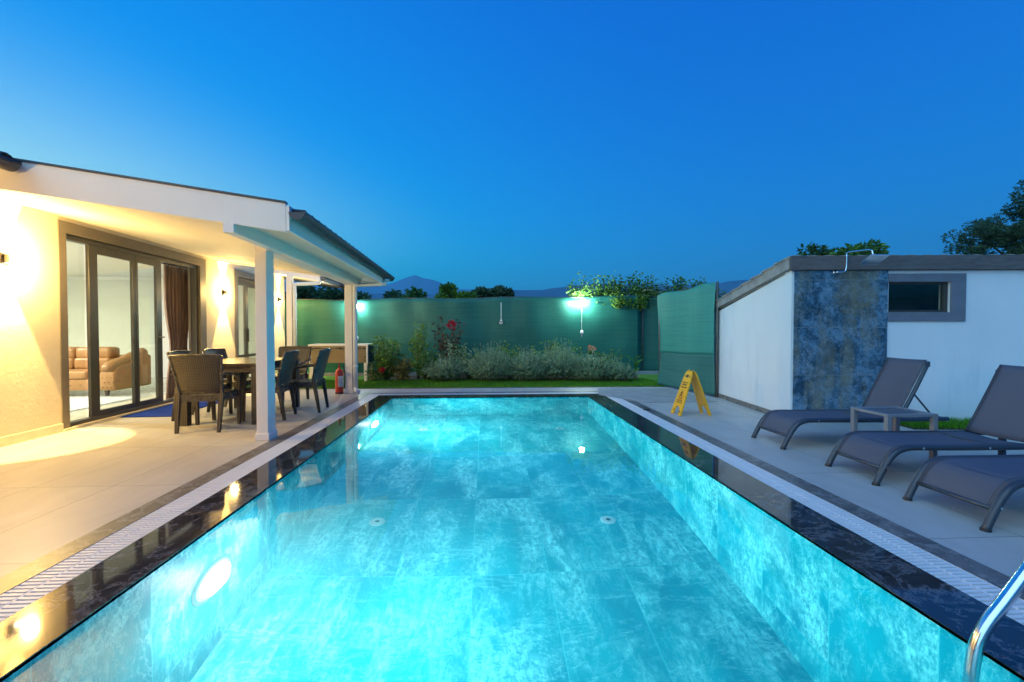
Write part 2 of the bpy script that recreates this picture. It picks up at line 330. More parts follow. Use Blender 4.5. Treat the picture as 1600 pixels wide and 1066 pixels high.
# ------------------------------------------------------------------ mesh helpers
class MB:
    def __init__(s): s.b = bmesh.new()
    def mark(s, idx):
        for f in s.b.faces:
            if not f.tag: f.material_index = idx; f.tag = True
        return s
    def box(s, x0, y0, z0, x1, y1, z1, mat=None, bev=0):
        vs = [s.b.verts.new(p) for p in ((x0, y0, z0), (x1, y0, z0), (x1, y1, z0), (x0, y1, z0), (x0, y0, z1), (x1, y0, z1), (x1, y1, z1), (x0, y1, z1))]
        fs = [s.b.faces.new([vs[i] for i in f]) for f in ((3, 2, 1, 0), (4, 5, 6, 7), (0, 1, 5, 4), (1, 2, 6, 5), (2, 3, 7, 6), (3, 0, 4, 7))]
        if bev:
            es = list({e for f in fs for e in f.edges})
            r = bmesh.ops.bevel(s.b, geom=es, offset=bev, segments=2, affect='EDGES', profile=.6)
            vs = list({v for f in r['faces'] for v in f.verts} | {v for v in vs if v.is_valid})
        if mat is not None: bmesh.ops.transform(s.b, matrix=mat, verts=vs)
        return s
    def hexa(s, bottom, top):
        """8-corner solid: four bottom points, four top points, same order"""
        vb = [s.b.verts.new(p) for p in bottom]; vt = [s.b.verts.new(p) for p in top]; n = len(vb)
        s.b.faces.new(vb[::-1]); s.b.faces.new(vt)
        for i in range(n): s.b.faces.new((vb[i], vb[(i + 1) % n], vt[(i + 1) % n], vt[i]))
        return s
    def leg(s, x, y, z0, x1, y1, z1, w0, w1, d0=None, d1=None):
        d0 = d0 or w0; d1 = d1 or w1
        q = lambda x, y, z, w, d: [(x - w / 2, y - d / 2, z), (x + w / 2, y - d / 2, z), (x + w / 2, y + d / 2, z), (x - w / 2, y + d / 2, z)]
        return s.hexa(q(x, y, z0, w0, d0), q(x1, y1, z1, w1, d1))
    def prism(s, pts, a, b, axis='y'):
        """polygon pts (2-D) extruded from a to b along axis"""
        f = {'y': lambda p, t: (p[0], t, p[1]), 'x': lambda p, t: (t, p[0], p[1]), 'z': lambda p, t: (p[0], p[1], t)}[axis]
        return s.hexa([f(p, a) for p in pts], [f(p, b) for p in pts])
    def tube(s, pts, r, seg=10, caps=True, squash=None):
        pts = [Vector(p) for p in pts]; n = len(pts); rs = r if isinstance(r, (list, tuple)) else [r] * n
        rings = []; up = None
        for i, p in enumerate(pts):
            d = (pts[min(i + 1, n - 1)] - pts[max(i - 1, 0)]).normalized()
            if up is None:
                up = d.orthogonal().normalized()
            else:
                up = (up - d * up.dot(d)).normalized()
            sd = d.cross(up)
            rings.append([s.b.verts.new(p + (up * cos(2 * pi * k / seg) + sd * sin(2 * pi * k / seg)) * rs[i]) for k in range(seg)])
        for a, b in zip(rings, rings[1:]):
            for k in range(seg): s.b.faces.new((a[k], a[(k + 1) % seg], b[(k + 1) % seg], b[k]))
        if caps: s.b.faces.new(rings[0][::-1]); s.b.faces.new(rings[-1])
        return s
    def lathe(s, prof, c=(0, 0, 0), seg=20, axis='z'):
        rings = []
        for r, z in prof:
            ring = []
            for k in range(seg):
                a = 2 * pi * k / seg; p = (r * cos(a), r * sin(a), z)
                if axis == 'x': p = (z, r * cos(a), r * sin(a))
                if axis == 'y': p = (r * sin(a), z, r * cos(a))
                ring.append(s.b.verts.new(Vector(p) + Vector(c)))
            rings.append(ring)
        for a, b in zip(rings, rings[1:]):
            for k in range(seg): s.b.faces.new((a[k], a[(k + 1) % seg], b[(k + 1) % seg], b[k]))
        s.b.faces.new(rings[0][::-1]); s.b.faces.new(rings[-1]); return s
    def sphere(s, c, r, sx=1, sy=1, sz=1, sub=2):
        g = bmesh.ops.create_icosphere(s.b, subdivisions=sub, radius=r)
        bmesh.ops.transform(s.b, matrix=Matrix.Translation(c) @ Matrix.Diagonal((sx, sy, sz, 1)), verts=g['verts']); return s
    def grid(s, fn, nu, nv, thick=0):
        """surface fn(u,v) u,v in 0..1; if thick gives a second skin offset by fn2"""
        V = [[s.b.verts.new(fn(i / nu, j / nv)) for j in range(nv + 1)] for i in range(nu + 1)]
        for i in range(nu):
            for j in range(nv): s.b.faces.new((V[i][j], V[i + 1][j], V[i + 1][j + 1], V[i][j + 1]))
        return s
    def build(s, name, mat, parent=None, smooth=False, solid=0, offset=0, bevel=0, subsurf=0, recalc=True, **props):
        if recalc: bmesh.ops.recalc_face_normals(s.b, faces=s.b.faces)
        me = bpy.data.meshes.new(name); s.b.to_mesh(me); s.b.free()
        if smooth:
            for p in me.polygons: p.use_smooth = True
        for q in (mat if isinstance(mat, tuple) else (mat,)): me.materials.append(M[q])
        o = bpy.data.objects.new(name, me); COL.objects.link(o)
        if parent: o.parent = parent
        if subsurf:
            m = o.modifiers.new('s', 'SUBSURF'); m.levels = m.render_levels = subsurf
        if solid:
            m = o.modifiers.new('t', 'SOLIDIFY'); m.thickness = solid; m.offset = offset
        if bevel:
            m = o.modifiers.new('b', 'BEVEL'); m.width = bevel; m.segments = 2; m.limit_method = 'ANGLE'; m.angle_limit = radians(40)
        for k, v in props.items(): o[k] = v
        return o

def pydata(name, verts, faces, mat, parent=None):
    me = bpy.data.meshes.new(name); me.from_pydata(verts, [], faces); me.update()
    me.materials.append(M[mat]); o = bpy.data.objects.new(name, me); COL.objects.link(o)
    if parent: o.parent = parent
    return o

def tag(o, label=None, cat=None, group=None, kind=None):
    if label: o['label'] = label
    if cat: o['category'] = cat
    if group: o['group'] = group
    if kind: o['kind'] = kind
    return o
def thing(name, label, cat, loc=(0, 0, 0), rz=0, group=None):
    o = bpy.data.objects.new(name, None); COL.objects.link(o); o.empty_display_size = .2
    o.location = loc; o.rotation_euler = (0, 0, rz); return tag(o, label, cat, group)
def copy_thing(root, loc, rz, label):
    def cp(o, par):
        c = o.copy(); COL.objects.link(c); c.parent = par
        for ch in [k for k in o.children]: cp(ch, c)
        return c
    c = cp(root, None); c.location = loc; c.rotation_euler = (0, 0, rz); c['label'] = label
    return c
def structure(o): o['kind'] = 'structure'; return o
def light(name, typ, loc, energy, col, parent=None, rot=(0, 0, 0), **kw):
    l = bpy.data.lights.new(name, typ); l.energy = energy; l.color = col
    for k, v in kw.items(): setattr(l, k, v)
    o = bpy.data.objects.new(name, l); COL.objects.link(o); o.location = loc; o.rotation_euler = rot
    if parent: o.parent = parent
    return o
def text_mesh(name, body, size, mat, parent, matrix, extrude=.0012):
    c = bpy.data.curves.new(name, 'FONT'); c.body = body; c.size = size; c.extrude = extrude
    c.align_x = 'CENTER'; c.align_y = 'CENTER'; c.resolution_u = 3
    tmp = bpy.data.objects.new(name + '_c', c); COL.objects.link(tmp)
    dg = bpy.context.evaluated_depsgraph_get(); dg.update()
    me = bpy.data.meshes.new_from_object(tmp.evaluated_get(dg)); bpy.data.objects.remove(tmp)
    me.name = name; me.materials.clear(); me.materials.append(M[mat]); me.transform(matrix)
    o = bpy.data.objects.new(name, me); COL.objects.link(o); o.parent = parent; return o
def smooth_path(pts, n=6):
    """Catmull-Rom through points"""
    P = [Vector(p) for p in pts]; P = [P[0] * 2 - P[1]] + P + [P[-1] * 2 - P[-2]]; out = []
    for i in range(1, len(P) - 2):
        for k in range(n):
            t = k / n; a, b, c, d = P[i - 1:i + 3]
            out.append(.5 * ((2 * b) + (c - a) * t + (2 * a - 5 * b + 4 * c - d) * t * t + (3 * b - a - 3 * c + d) * t ** 3))
    out.append(P[-2]); return out

# ------------------------------------------------------------------ camera
F_PX = 711.1
yaw = math.atan(40 / F_PX); pit = math.atan(16 / math.hypot(F_PX, 40))
cam = bpy.data.cameras.new('camera'); cam.sensor_width = 36; cam.lens = F_PX / 1600 * 36; cam.clip_start = .05; cam.clip_end = 30000
co = bpy.data.objects.new('camera', cam); COL.objects.link(co)
co.location = (0, 0, 1.2); co.rotation_euler = (pi / 2 - pit, 0, -yaw)
SC.camera = co

# ------------------------------------------------------------------ sky and air
SUN_EL, SUN_ROT = radians(-1.3), radians(-56)
W = bpy.data.worlds.new('World'); SC.world = W; W.use_nodes = True
nt = W.node_tree; nt.nodes.clear()
wo = nt.nodes.new('ShaderNodeOutputWorld'); bg = nt.nodes.new('ShaderNodeBackground'); sky = nt.nodes.new('ShaderNodeTexSky')
sky.sky_type = 'NISHITA'; sky.sun_disc = False; sky.sun_elevation = SUN_EL; sky.sun_rotation = SUN_ROT
sky.air_density = 1.0; sky.dust_density = 0.2; sky.ozone_density = 4.0
def wm(op, x, y=0.0):
    n = nt.nodes.new('ShaderNodeMath'); n.operation = op
    for i, q in enumerate((x, y)):
        if hasattr(q, 'is_output'): nt.links.new(q, n.inputs[i])
        else: n.inputs[i].default_value = q
    return n.outputs[0]
# dusk grade of the sky colour: deep saturated blue, paler only where the afterglow is brightest
sp = nt.nodes.new('ShaderNodeSeparateColor'); cb = nt.nodes.new('ShaderNodeCombineColor'); nt.links.new(sky.outputs[0], sp.inputs[0])
gg = wm('MULTIPLY', sp.outputs[1], 3.25)
bb = wm('MULTIPLY', wm('POWER', sp.outputs[2], .45), 1.60)
glow = wm('POWER', wm('MAXIMUM', wm('SUBTRACT', bb, .98), 0.0), 2.5)
nt.links.new(wm('MULTIPLY', glow, 13.0), cb.inputs[0])
nt.links.new(wm('ADD', gg, wm('MULTIPLY', glow, 11.0)), cb.inputs[1]); nt.links.new(bb, cb.inputs[2])
nt.links.new(cb.outputs[0], bg.inputs[0]); nt.links.new(bg.outputs[0], wo.inputs[0])
bg.inputs[1].default_value = 1.0
# broad afterglow from behind the house: the only directional light left in the sky
sd_ = Vector((-.62, -.58, .55)).normalized()
so_ = light('sun', 'SUN', (-30, -20, 30), 2.25, (.55, 1, 1.12), angle=radians(75)); so_.rotation_euler = sd_.to_track_quat('Z', 'Y').to_euler()

# ------------------------------------------------------------------ ground, deck, pool
PX0, PX1, PY0, PY1, PD = -1.68, 1.865, .35, 8.25, 1.5
O1, O2, O3 = .32, .53, .68
def ring(inner, outer, z0, z1, name, mat, lab=None):
    (a0, b0, a1, b1), (c0, d0, c1, d1) = inner, outer
    m = MB()
    m.box(c0, d0, z0, a0, d1, z1); m.box(a1, d0, z0, c1, d1, z1); m.box(a0, b1, z0, a1, d1, z1); m.box(a0, d0, z0, a1, b0, z1)
    return structure(m.build(name, mat, bevel=0))
def rect(o): return (PX0 - o, PY0 - o, PX1 + o, PY1 + o)

def sheet_with_hole(name, mat, outer, hole, z):
    (c0, d0, c1, d1), (a0, b0, a1, b1) = outer, hole
    v = [(c0, d0, z), (a0, d0, z), (a1, d0, z), (c1, d0, z), (c0, d1, z), (a0, d1, z), (a1, d1, z), (c1, d1, z), (a0, b0, z), (a1, b0, z), (a0, b1, z), (a1, b1, z)]
    f = [(0, 1, 5, 4), (2, 3, 7, 6), (1, 2, 9, 8), (10, 11, 6, 5)]
    return structure(pydata(name, v, f, mat))
sheet_with_hole('ground', 'earth', (-9000, -3000, 9000, 12000), (-5, -2.0, 5, 9.3), -.06)
DY1 = 9.52
dk = sheet_with_hole('deck', 'deck_tile', (-7.5, -3.2, 9.0, DY1), rect(O3), 0)
ring(rect(0), rect(O1), -.018, 0.0, 'coping', 'coping_marble')
ring(rect(O2), rect(O3), -.05, .001, 'border_strip', 'strip_stone')
structure(ring(rect(O1), rect(O2), -.10, -.06, 'gutter_channel', 'pit_dark'))

# basin: floor and walls, each facing its own way
b = MB(); b.b.faces.new([b.b.verts.new(p) for p in ((PX0, PY0, -PD), (PX1, PY0, -PD), (PX1, PY1, -PD), (PX0, PY1, -PD))]); structure(b.build('pool_floor', 'pool_floor_tile', recalc=False))
b = MB()
for x in (PX0, PX1):
    b.b.faces.new([b.b.verts.new(p) for p in ((x, PY0, -PD), (x, PY1, -PD), (x, PY1, -.005), (x, PY0, -.005))])
structure(b.build('pool_side', 'pool_side_tile', recalc=False))
b = MB()
for y in (PY0, PY1):
    b.b.faces.new([b.b.verts.new(p) for p in ((PX0, y, -PD), (PX1, y, -PD), (PX1, y, -.005), (PX0, y, -.005))])
structure(b.build('pool_end', 'pool_end_tile', recalc=False))
w = MB(); w.box(PX0 - .04, PY0 - .04, -PD - .04, PX1 + .04, PY1 + .04, -.02)
w = structure(w.build('water', 'pool_water'))

# overflow grates: white slats on a centre spine
def grate(x0, y0, x1, y1, along, label):
    g = thing('overflow_grate', label, 'drain grate', ((x0 + x1) / 2, (y0 + y1) / 2, 0), 0, 'white overflow grates round the pool')
    hx, hy = (x1 - x0) / 2 - .004, (y1 - y0) / 2 - .004
    m = MB(); L, wd = (hy, hx) if along == 'y' else (hx, hy)
    n = int(2 * L / .031)
    for k in range(n):
        c = -L + (k + .5) * 2 * L / n
        for s in (-1, 1):
            a, bb = sorted((s * .006, s * wd))
            if along == 'y': m.box(a, c - .0095, -.03, bb, c + .0095, -.001)
            else: m.box(c - .0095, a, -.03, c + .0095, bb, -.001)
    m.build('slats', 'white_plastic', g)
    m = MB()
    if along == 'y': m.box(-.006, -L, -.03, .006, L, -.003); m.box(-wd - .003, -L, -.03, -wd, L, -.002); m.box(wd, -L, -.03, wd + .003, L, -.002)
    else: m.box(-L, -.006, -.03, L, .006, -.003); m.box(-L, -wd - .003, -.03, L, -wd, -.002); m.box(-L, wd, -.03, L, wd + .003, -.002)
    m.build('spine', 'white_plastic', g)
grate(PX0 - O2, PY0 - O2, PX0 - O1, PY1 + O2, 'y', 'white slatted overflow grate beside the house terrace')
grate(PX1 + O1, PY0 - O2, PX1 + O2, PY1 + O2, 'y', 'white slatted overflow grate beside the sun loungers')
grate(PX0 - O1, PY1 + O1, PX1 + O1, PY1 + O2, 'x', 'white slatted overflow grate at the far end by the lawn')

# pool fittings
def pool_light(y, z, label):
    t_ = thing('pool_light', label, 'pool light', (PX0, y, z), 0, 'round underwater lights')
    MB().lathe([(.12, 0), (.12, .006)], axis='x', seg=28).build('bezel', 'white_plastic', t_, smooth=False)
    MB().lathe([(.145, .008), (.14, .03), (.09, .055), (.001, .065)], axis='x', seg=28).build('lens', 'pool_lamp_glow', t_, smooth=True)
    m = MB(); m.lathe([(.175, .004), (.172, .010), (.146, .012), (.146, .004)], axis='x', seg=32); m.mark(0); m.lathe([(.205, .002), (.203, .007), (.176, .009), (.176, .002)], axis='x', seg=32); m.mark(1); m.build('halo_ring', ('pool_rim_glow', 'pool_edge_glow'), t_, smooth=True)  # glowing rings added round the lens to imitate its soft halo
    light('pool_beam', 'SPOT', (.085, 0, 0), POOL_W, (.28, .94, 1), t_, rot=(0, radians(-115), 0), spot_size=radians(160), spot_blend=1.0, shadow_soft_size=0); light('lamp_halo', 'POINT', (.17, 0, 0), HALO_W, (.95, 1, 1), t_, shadow_soft_size=0)
POOL_W = 580; HALO_W = 42
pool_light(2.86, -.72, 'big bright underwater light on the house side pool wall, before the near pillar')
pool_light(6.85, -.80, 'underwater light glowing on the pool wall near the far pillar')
def inlet(x, y, label):
    t_ = thing('floor_inlet', label, 'pool inlet', (x, y, -PD), 0, 'white floor inlets')
    MB().lathe([(.072, 0), (.072, .008), (.06, .014), (.026, .016)], seg=24).build('plate', 'white_plastic', t_)
    MB().lathe([(.022, .0165), (.018, .02), (.002, .021)], seg=12).build('screw_cap', 'dark_metal', t_)
inlet(-1.03, 4.32, 'round white floor inlet in the pool, near row on the house side')
inlet(1.16, 4.25, 'round white floor inlet in the pool, near row on the lounger side')
inlet(-1.0, 7.25, 'small white floor inlet in the pool, far row on the house side')
inlet(1.17, 7.2, 'small white floor inlet in the pool, far row on the lounger side')

# steel ladder rail
t_ = thing('pool_ladder', 'shiny stainless steel pool ladder rail rising over the dark coping', 'pool ladder', (0, 0, 0))
def ladder_rail(y):
    pts = [(1.715, y, -1.1), (1.718, y, -.5), (1.722, y, -.08), (1.73, y, .03), (1.748, y, .10), (1.785, y, .165), (1.85, y, .245), (1.95, y, .375), (2.08, y, .54), (2.2, y, .66), (2.33, y, .72), (2.5, y, .70), (2.6, y, .6), (2.64, y, .45), (2.645, y, .2), (2.645, y, .0)]
    MB().tube(smooth_path(pts, 6), .0215, 16).build('rail', 'steel', t_, smooth=True)
    MB().lathe([(.05, 0), (.05, .006), (.028, .02)], (2.645, y, .001), 20).build('floor_flange', 'steel', t_, smooth=False)
ladder_rail(1.5)

# ------------------------------------------------------------------ house (own frame, turned 2.5 degrees)
HR = radians(2.5); HO = (0, 4.3, 0)
HM = Matrix.Translation(HO) @ Matrix.Rotation(HR, 4, 'Z')
def H(u, v, z=0): return HM @ Vector((u, v, z))
house = thing('villa', 'cream stucco villa with a lit covered terrace and sliding glass doors', 'house', HO, HR)
WU, WI = -4.97, -5.17                                            # outer and inner wall faces
D1 = (1.69, 4.45, .03, 2.37); D2 = (5.81, 7.25, .03, 2.34)
m = MB()
WT = 2.78
m.box(WI, -7, 0, WU, D1[0] - .0, WT); m.box(WI, D1[1], 0, WU, D2[0], WT); m.box(WI, D2[1], 0, WU, 8.1, WT)
m.box(WI, D1[0], D1[3], WU, D1[1], WT); m.box(WI, D2[0], D2[3], WU, D2[1], WT)
m.box(-11, 8.1, 0, WU, 8.3, WT); m.box(-11, -7, 0, -10.8, 8.1, WT)
m.build('outer_wall', 'stucco', house)
for v0_, v1_ in ((-7, D1[0] - .10), (D1[1] + .19, D2[0] - .15), (D2[1] + .15, 8.1)):
    MB().box(WU, v0_, .001, WU + .018, v1_, .10).build('skirting', 'skirting_stone', house)
for q_ in (D1, D2): MB().box(WI - .6, q_[0] - .1, .0, WU + .03, q_[1] + .1, .03).build('threshold', 'skirting_stone', house)
def surround(y0, y1, zt, wl, wr, top):
    m = MB(); p = WU + .012
    m.box(WI + .06, y0 - wl, .03, p, y0, zt + top); m.box(WI + .06, y1, .03, p, y1 + wr, zt + top); m.box(WI + .06, y0, zt, p, y1, zt + top)
    m.build('door_surround', 'surround', house)
surround(D1[0], D1[1], D1[3], .10, .18, .14); surround(D2[0], D2[1], D2[3], .14, .14, .14)

def sliding_door(y0, y1, zt, leaves, openings, curtain=None):
    """leaves: list of (v0, v1, u, stile0, stile1); fixed frame round the opening"""
    fr = MB(); u0, u1 = WU - .13, WU - .03
    fr.box(u0, y0, .03, u1, y0 + .035, zt); fr.box(u0, y1 - .06, .03, u1, y1, zt); fr.box(u0, y0 + .035, zt - .06, u1, y1 - .06, zt); fr.box(u0, y0 + .035, .03, u1, y1 - .06, .075)
    door = fr.build('sliding_door', 'frame_metal', house, bevel=.004)
    for (a, bb, u, s0, s1, hz) in leaves:
        f = MB(); c0, c1 = u - .02, u + .02; zb, zz = .078, zt - .063
        f.box(c0, a, zb, c1, a + s0, zz); f.box(c0, bb - s1, zb, c1, bb, zz); f.box(c0, a + s0, zz - .10, c1, bb - s1, zz); f.box(c0, a + s0, zb, c1, bb - s1, zb + .07)
        if hz: f.box(c0, a + s0, hz, c1, bb - s1, hz + .06)
        f.build('leaf_frame', 'door_leaf_metal', door, bevel=.003)
        g = MB(); g.box(u - .004, a + s0, zb + .07, u + .004, bb - s1, zz - .10); g.build('glass_pane', 'pane_glass', door)
    return door
# first door: fixed light, sliding leaf, swing leaf with handle
dr = sliding_door(D1[0], D1[1], D1[3], [(2.08, 2.90, WU - .06, .14, .05, 0), (2.915, 3.48, WU - .06, .045, .12, 0)], None)
g = MB(); g.box(WU - .104, D1[0] + .035, .075, WU - .098, 2.08, D1[3] - .06); g.build('glass_pane', 'pane_glass', dr)
hd = MB(); hd.box(WU - .05, 3.415, 1.0, WU - .03, 3.445, 1.16, bev=.004); hd.tube([(WU - .03, 3.43, 1.1), (WU + .02, 3.43, 1.1), (WU + .025, 3.40, 1.1), (WU + .025, 3.27, 1.1)], .010, 8); hd.build('handle', 'dark_metal', dr)
dr2 = sliding_door(D2[0], D2[1], D2[3], [(D2[0] + .036, 6.36, WU - .06, .05, .10, .62), (6.30, D2[1] - .061, WU - .10, .10, .05, .62)], None)
hd = MB(); hd.box(WU - .04, 6.30, .95, WU - .01, 6.33, 1.25, bev=.004); hd.build('handle', 'dark_metal', dr2)

# roof over the terrace: one slope running down to the pool
SL = .137
def rz(u): return 2.345 + SL * (-1.80 - u)          # top line of the end board
V1 = 5.02
th = .215
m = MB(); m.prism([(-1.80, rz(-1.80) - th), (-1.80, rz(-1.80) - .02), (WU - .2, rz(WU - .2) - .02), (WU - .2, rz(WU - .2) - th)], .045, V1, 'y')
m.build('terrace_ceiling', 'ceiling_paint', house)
m = MB(); m.prism([(-1.80, rz(-1.80) - .255), (-1.80, rz(-1.80)), (-4.6, rz(-4.6)), (-4.6, rz(-4.6) - .262), (-2.337, rz(-2.337) - .257), (-2.337, 2.074), (-2.244, 2.074), (-2.244, rz(-2.244) - .256)], -.0, .044, 'y')
m.build('gable_board', 'white_paint', house, bevel=.004); m = MB()
m.prism([(-1.80, rz(-1.80) - .24), (-1.80, rz(-1.80)), (WU - .2, rz(WU - .2)), (WU - .2, rz(WU - .2) - .24)], V1, V1 + .04, 'y')
m.build('gable_board', 'white_paint', house, bevel=.004)
m = MB(); m.prism([(-1.798, rz(-1.80) - .245), (-1.77, rz(-1.80) - .245), (-1.77, rz(-1.80) - .02), (-1.798, rz(-1.80) - .02)], .0, V1 + .04, 'y')
m.build('eave_board', 'white_paint', house)
m = MB(); m.box(-2.335, .0445, 2.075, -2.245, V1 - .05, rz(-2.29) - th - .004); m.build('beam', 'white_paint', house, bevel=.004)
# pan tiles: rounded ridges running down the slope
def roof_tiles(u0, u1, v0, v1, zf, parent, step=.2, mat='roof_tile', lift=.0):
    m = MB(); nv = int((v1 - v0) / step); rows = max(2, int((u1 - u0) / .32))
    for r_ in range(rows):
        ua, ub = u0 + (u1 - u0) * r_ / rows, u0 + (u1 - u0) * (r_ + 1) / rows + .03
        for k in range(nv):
            va, vb = v0 + (v1 - v0) * k / nv, v0 + (v1 - v0) * (k + 1) / nv
            prof = [(0, .0), (.12, .022), (.3, .032), (.48, .022), (.6, .004), (.8, 0), (1, .0)]
            # high end tucked, low end proud
            A = [m.b.verts.new((ua, va + (vb - va) * q, zf(ua) + hh * 1.0 + lift)) for q, hh in prof]
            B = [m.b.verts.new((ub, va + (vb - va) * q, zf(ub) + hh * 1.0 + .022 + lift)) for q, hh in prof]
            for i in range(6): m.b.faces.new((A[i], A[i + 1], B[i + 1], B[i]))
    return m.build('roof_tiles', mat, parent, solid=.016, offset=-1)
roof_tiles(WU - .3, -1.70, .06, V1 + .08, lambda u: rz(u) - .062, house)
# dark flashing line along the top of the end board
m = MB(); m.prism([(-1.80, rz(-1.8) + .001), (-1.80, rz(-1.8) + .018), (-4.6, rz(-4.6) + .018), (-4.6, rz(-4.6) + .001)], -.012, .05, 'y'); m.build('verge_flashing', 'gutter_metal', house)
def half_gutter(v0, v1, u, z, r, parent):
    m = MB(); n = 10
    pr_ = [(u + r * cos(pi + pi * k / n), z + r * sin(pi + pi * k / n)) for k in range(n + 1)]
    A = [m.b.verts.new((p[0], v0, p[1])) for p in pr_]; B = [m.b.verts.new((p[0], v1, p[1])) for p in pr_]
    for i in range(n): m.b.faces.new((A[i], A[i + 1], B[i + 1], B[i]))
    m.b.faces.new(A); m.b.faces.new(B[::-1])
    m.box(u + r - .006, v0, z - .012, u + r + .008, v1, z + .008)
    return m.build('gutter', 'gutter_metal', parent, solid=.004)
half_gutter(-.02, V1 + .1, -1.70, 2.265, .068, house)
def pillar(v, u=-2.42, w=.12, d=.20):
    m = MB(); m.box(u - w / 2, v, .0, u + w / 2, v + d, 2.074); p = m.build('pillar', 'white_paint', house, bevel=.005)
    m = MB(); m.box(u - w / 2 - .014, v - .014, .001, u + w / 2 + .014, v + d + .014, .075); m.build('plinth', 'white_paint', p, bevel=.004)
pillar(.905, -2.41); pillar(4.66, -2.43, .135)
# beam sits between the pillars' outer faces and carries over to them
m = MB(); m.box(-2.472, .0 + .905, 2.0755, -2.336, V1 - .05, rz(-2.45) - th - .02); m.build('beam', 'white_paint', house)
def downpipe(u, v, z, gu, gv, parent):
    m = MB(); r = .044
    m.tube([(u, v, .05), (u, v, z - .15)] + smooth_path([(u, v, z - .13), (u, v, z - .09), (u + .05, v, z - .065)], 4)[1:] + [(gu - .10, gv, z - .045), (gu - .03, gv, z - .03), (gu, gv, z + .03)], r, 12)
    m.tube([(u, v, .12), (u + .01, v - .01, .05), (u + .07, v - .06, .035)], r, 12)
    m.lathe([(.058, 0), (.058, .05)], (gu, gv, z), 14); m.lathe([(.052, 0), (.052, .035)], (u, v, 1.45), 14); m.lathe([(.052, 0), (.052, .035)], (u, v, .5), 14)
    m.build('downpipe', 'white_plastic', parent, smooth=True)
downpipe(-2.312, 4.69, 2.14, -1.71, 4.62, house)
# main roof edge towards the camera: gutter end at the top of the end board
m = MB(); m.prism([(-4.02, 2.56), (-4.02, 2.62), (-8.0, 3.9), (-8.0, 3.84)], -7, -.05, 'y'); m.build('main_soffit', 'white_paint', house)
roof_tiles(-8.0, -3.98, -7, .02, lambda u: 2.635 + (-4.02 - u) * .3216, house)
half_gutter(-7, -.06, -3.97, 2.60, .07, house)
# rear terrace roof past the end of the wall
def rz2(u): return 2.60 + .16 * (-3.85 - u)
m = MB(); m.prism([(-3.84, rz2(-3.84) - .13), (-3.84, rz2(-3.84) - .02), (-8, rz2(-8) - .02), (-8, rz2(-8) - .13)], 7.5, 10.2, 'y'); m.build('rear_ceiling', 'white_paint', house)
m = MB(); m.prism([(-3.80, rz2(-3.8) - .15), (-3.80, rz2(-3.8) - .005), (-4.95, rz2(-4.95) - .005), (-4.95, rz2(-4.95) - .15)], 7.46, 7.5, 'y'); m.build('rear_gable_board', 'white_paint', house)
roof_tiles(-8, -3.78, 7.44, 10.2, lambda u: rz2(u) + .003, house)
half_gutter(7.42, 10.2, -3.72, 2.50, .068, house)
m = MB(); m.box(-4.59, 7.40, 0, -4.46, 7.54, rz2(-4.5) - .14); p = m.build('pillar', 'white_paint', house, bevel=.005)
m = MB(); m.box(-4.604, 7.386, .001, -4.446, 7.554, .075); m.build('plinth', 'white_paint', p)
downpipe(-4.405, 7.44, 2.42, -3.80, 7.47, house)
# the lit room inside
m = MB(); m.box(-10.78, .6, -.02, WI - .001, 8.08, .028); m.build('room_floor', 'interior_floor', house)
m = MB(); m.box(-10.78, .6, 2.55, WI - .001, 8.08, 2.60); m.build('room_ceiling', 'interior_ceiling', house)
m = MB(); m.box(-10.78, 8.0, .029, WI - .002, 8.06, 2.549); m.box(-10.78, .62, .029, -10.70, 7.99, 2.549); m.box(-10.69, .62, .029, WI - .002, .70, 2.549)
m.box(WI - .012, .71, .029, WI - .002, D1[0] - .02, 2.549); m.box(WI - .012, D1[1] + .02, .029, WI - .002, D2[0] - .02, 2.549); m.box(WI - .012, D1[0] - .02, D1[3] + .02, WI - .002, D1[1] + .02, 2.549)
m.build('room_wall', 'interior_wall', house)
m = MB(); m.prism([(0, 0), (.09, 0), (.09, .02), (.02, .09), (0, .09)], -10.69, WI - .02, 'x')
o = m.build('cornice', 'interior_ceiling', house); o.matrix_local = Matrix.Translation((0, 7.995, 2.545)) @ Matrix.Diagonal((1, -1, -1, 1))
m = MB(); m.box(-7.95, 7.94, .03, -7.03, 7.995, 2.12); d_ = m.build('room_door', 'interior_door', house)
m = MB(); m.box(-8.05, 7.92, .03, -7.951, 7.997, 2.22); m.box(-7.029, 7.92, .03, -6.93, 7.997, 2.22); m.box(-7.951, 7.92, 2.121, -7.029, 7.997, 2.22); m.build('door_frame', 'interior_door', d_)
m = MB(); m.tube([(-7.12, 7.94, 1.05), (-7.12, 7.89, 1.05), (-7.25, 7.89, 1.05)], .01, 8); m.build('handle', 'chrome', d_)

# ceiling lamps of the room
for k, (u, v) in enumerate(((-7.4, 2.9), (-9.7, 4.2))):
    t_ = thing('ceiling_lamp', ['flush round ceiling lamp in the room, by the sofa', 'flush round ceiling lamp in the room, deeper inside'][k], 'ceiling lamp', H(u, v, 2.55))
    MB().lathe([(.22, 0), (.22, -.03), (.2, -.04)], seg=24).build('base_ring', 'white_plastic', t_)
    MB().lathe([(.195, -.041), (.16, -.07), (.08, -.085), (.001, -.09)], seg=24).build('diffuser', 'ceiling_glow', t_, smooth=True)
    light('room_light', 'AREA', (0, 0, -.11), ROOM_W if 'ROOM_W' in globals() else 170, (1, .96, .80), t_, shape='DISK', size=.4)

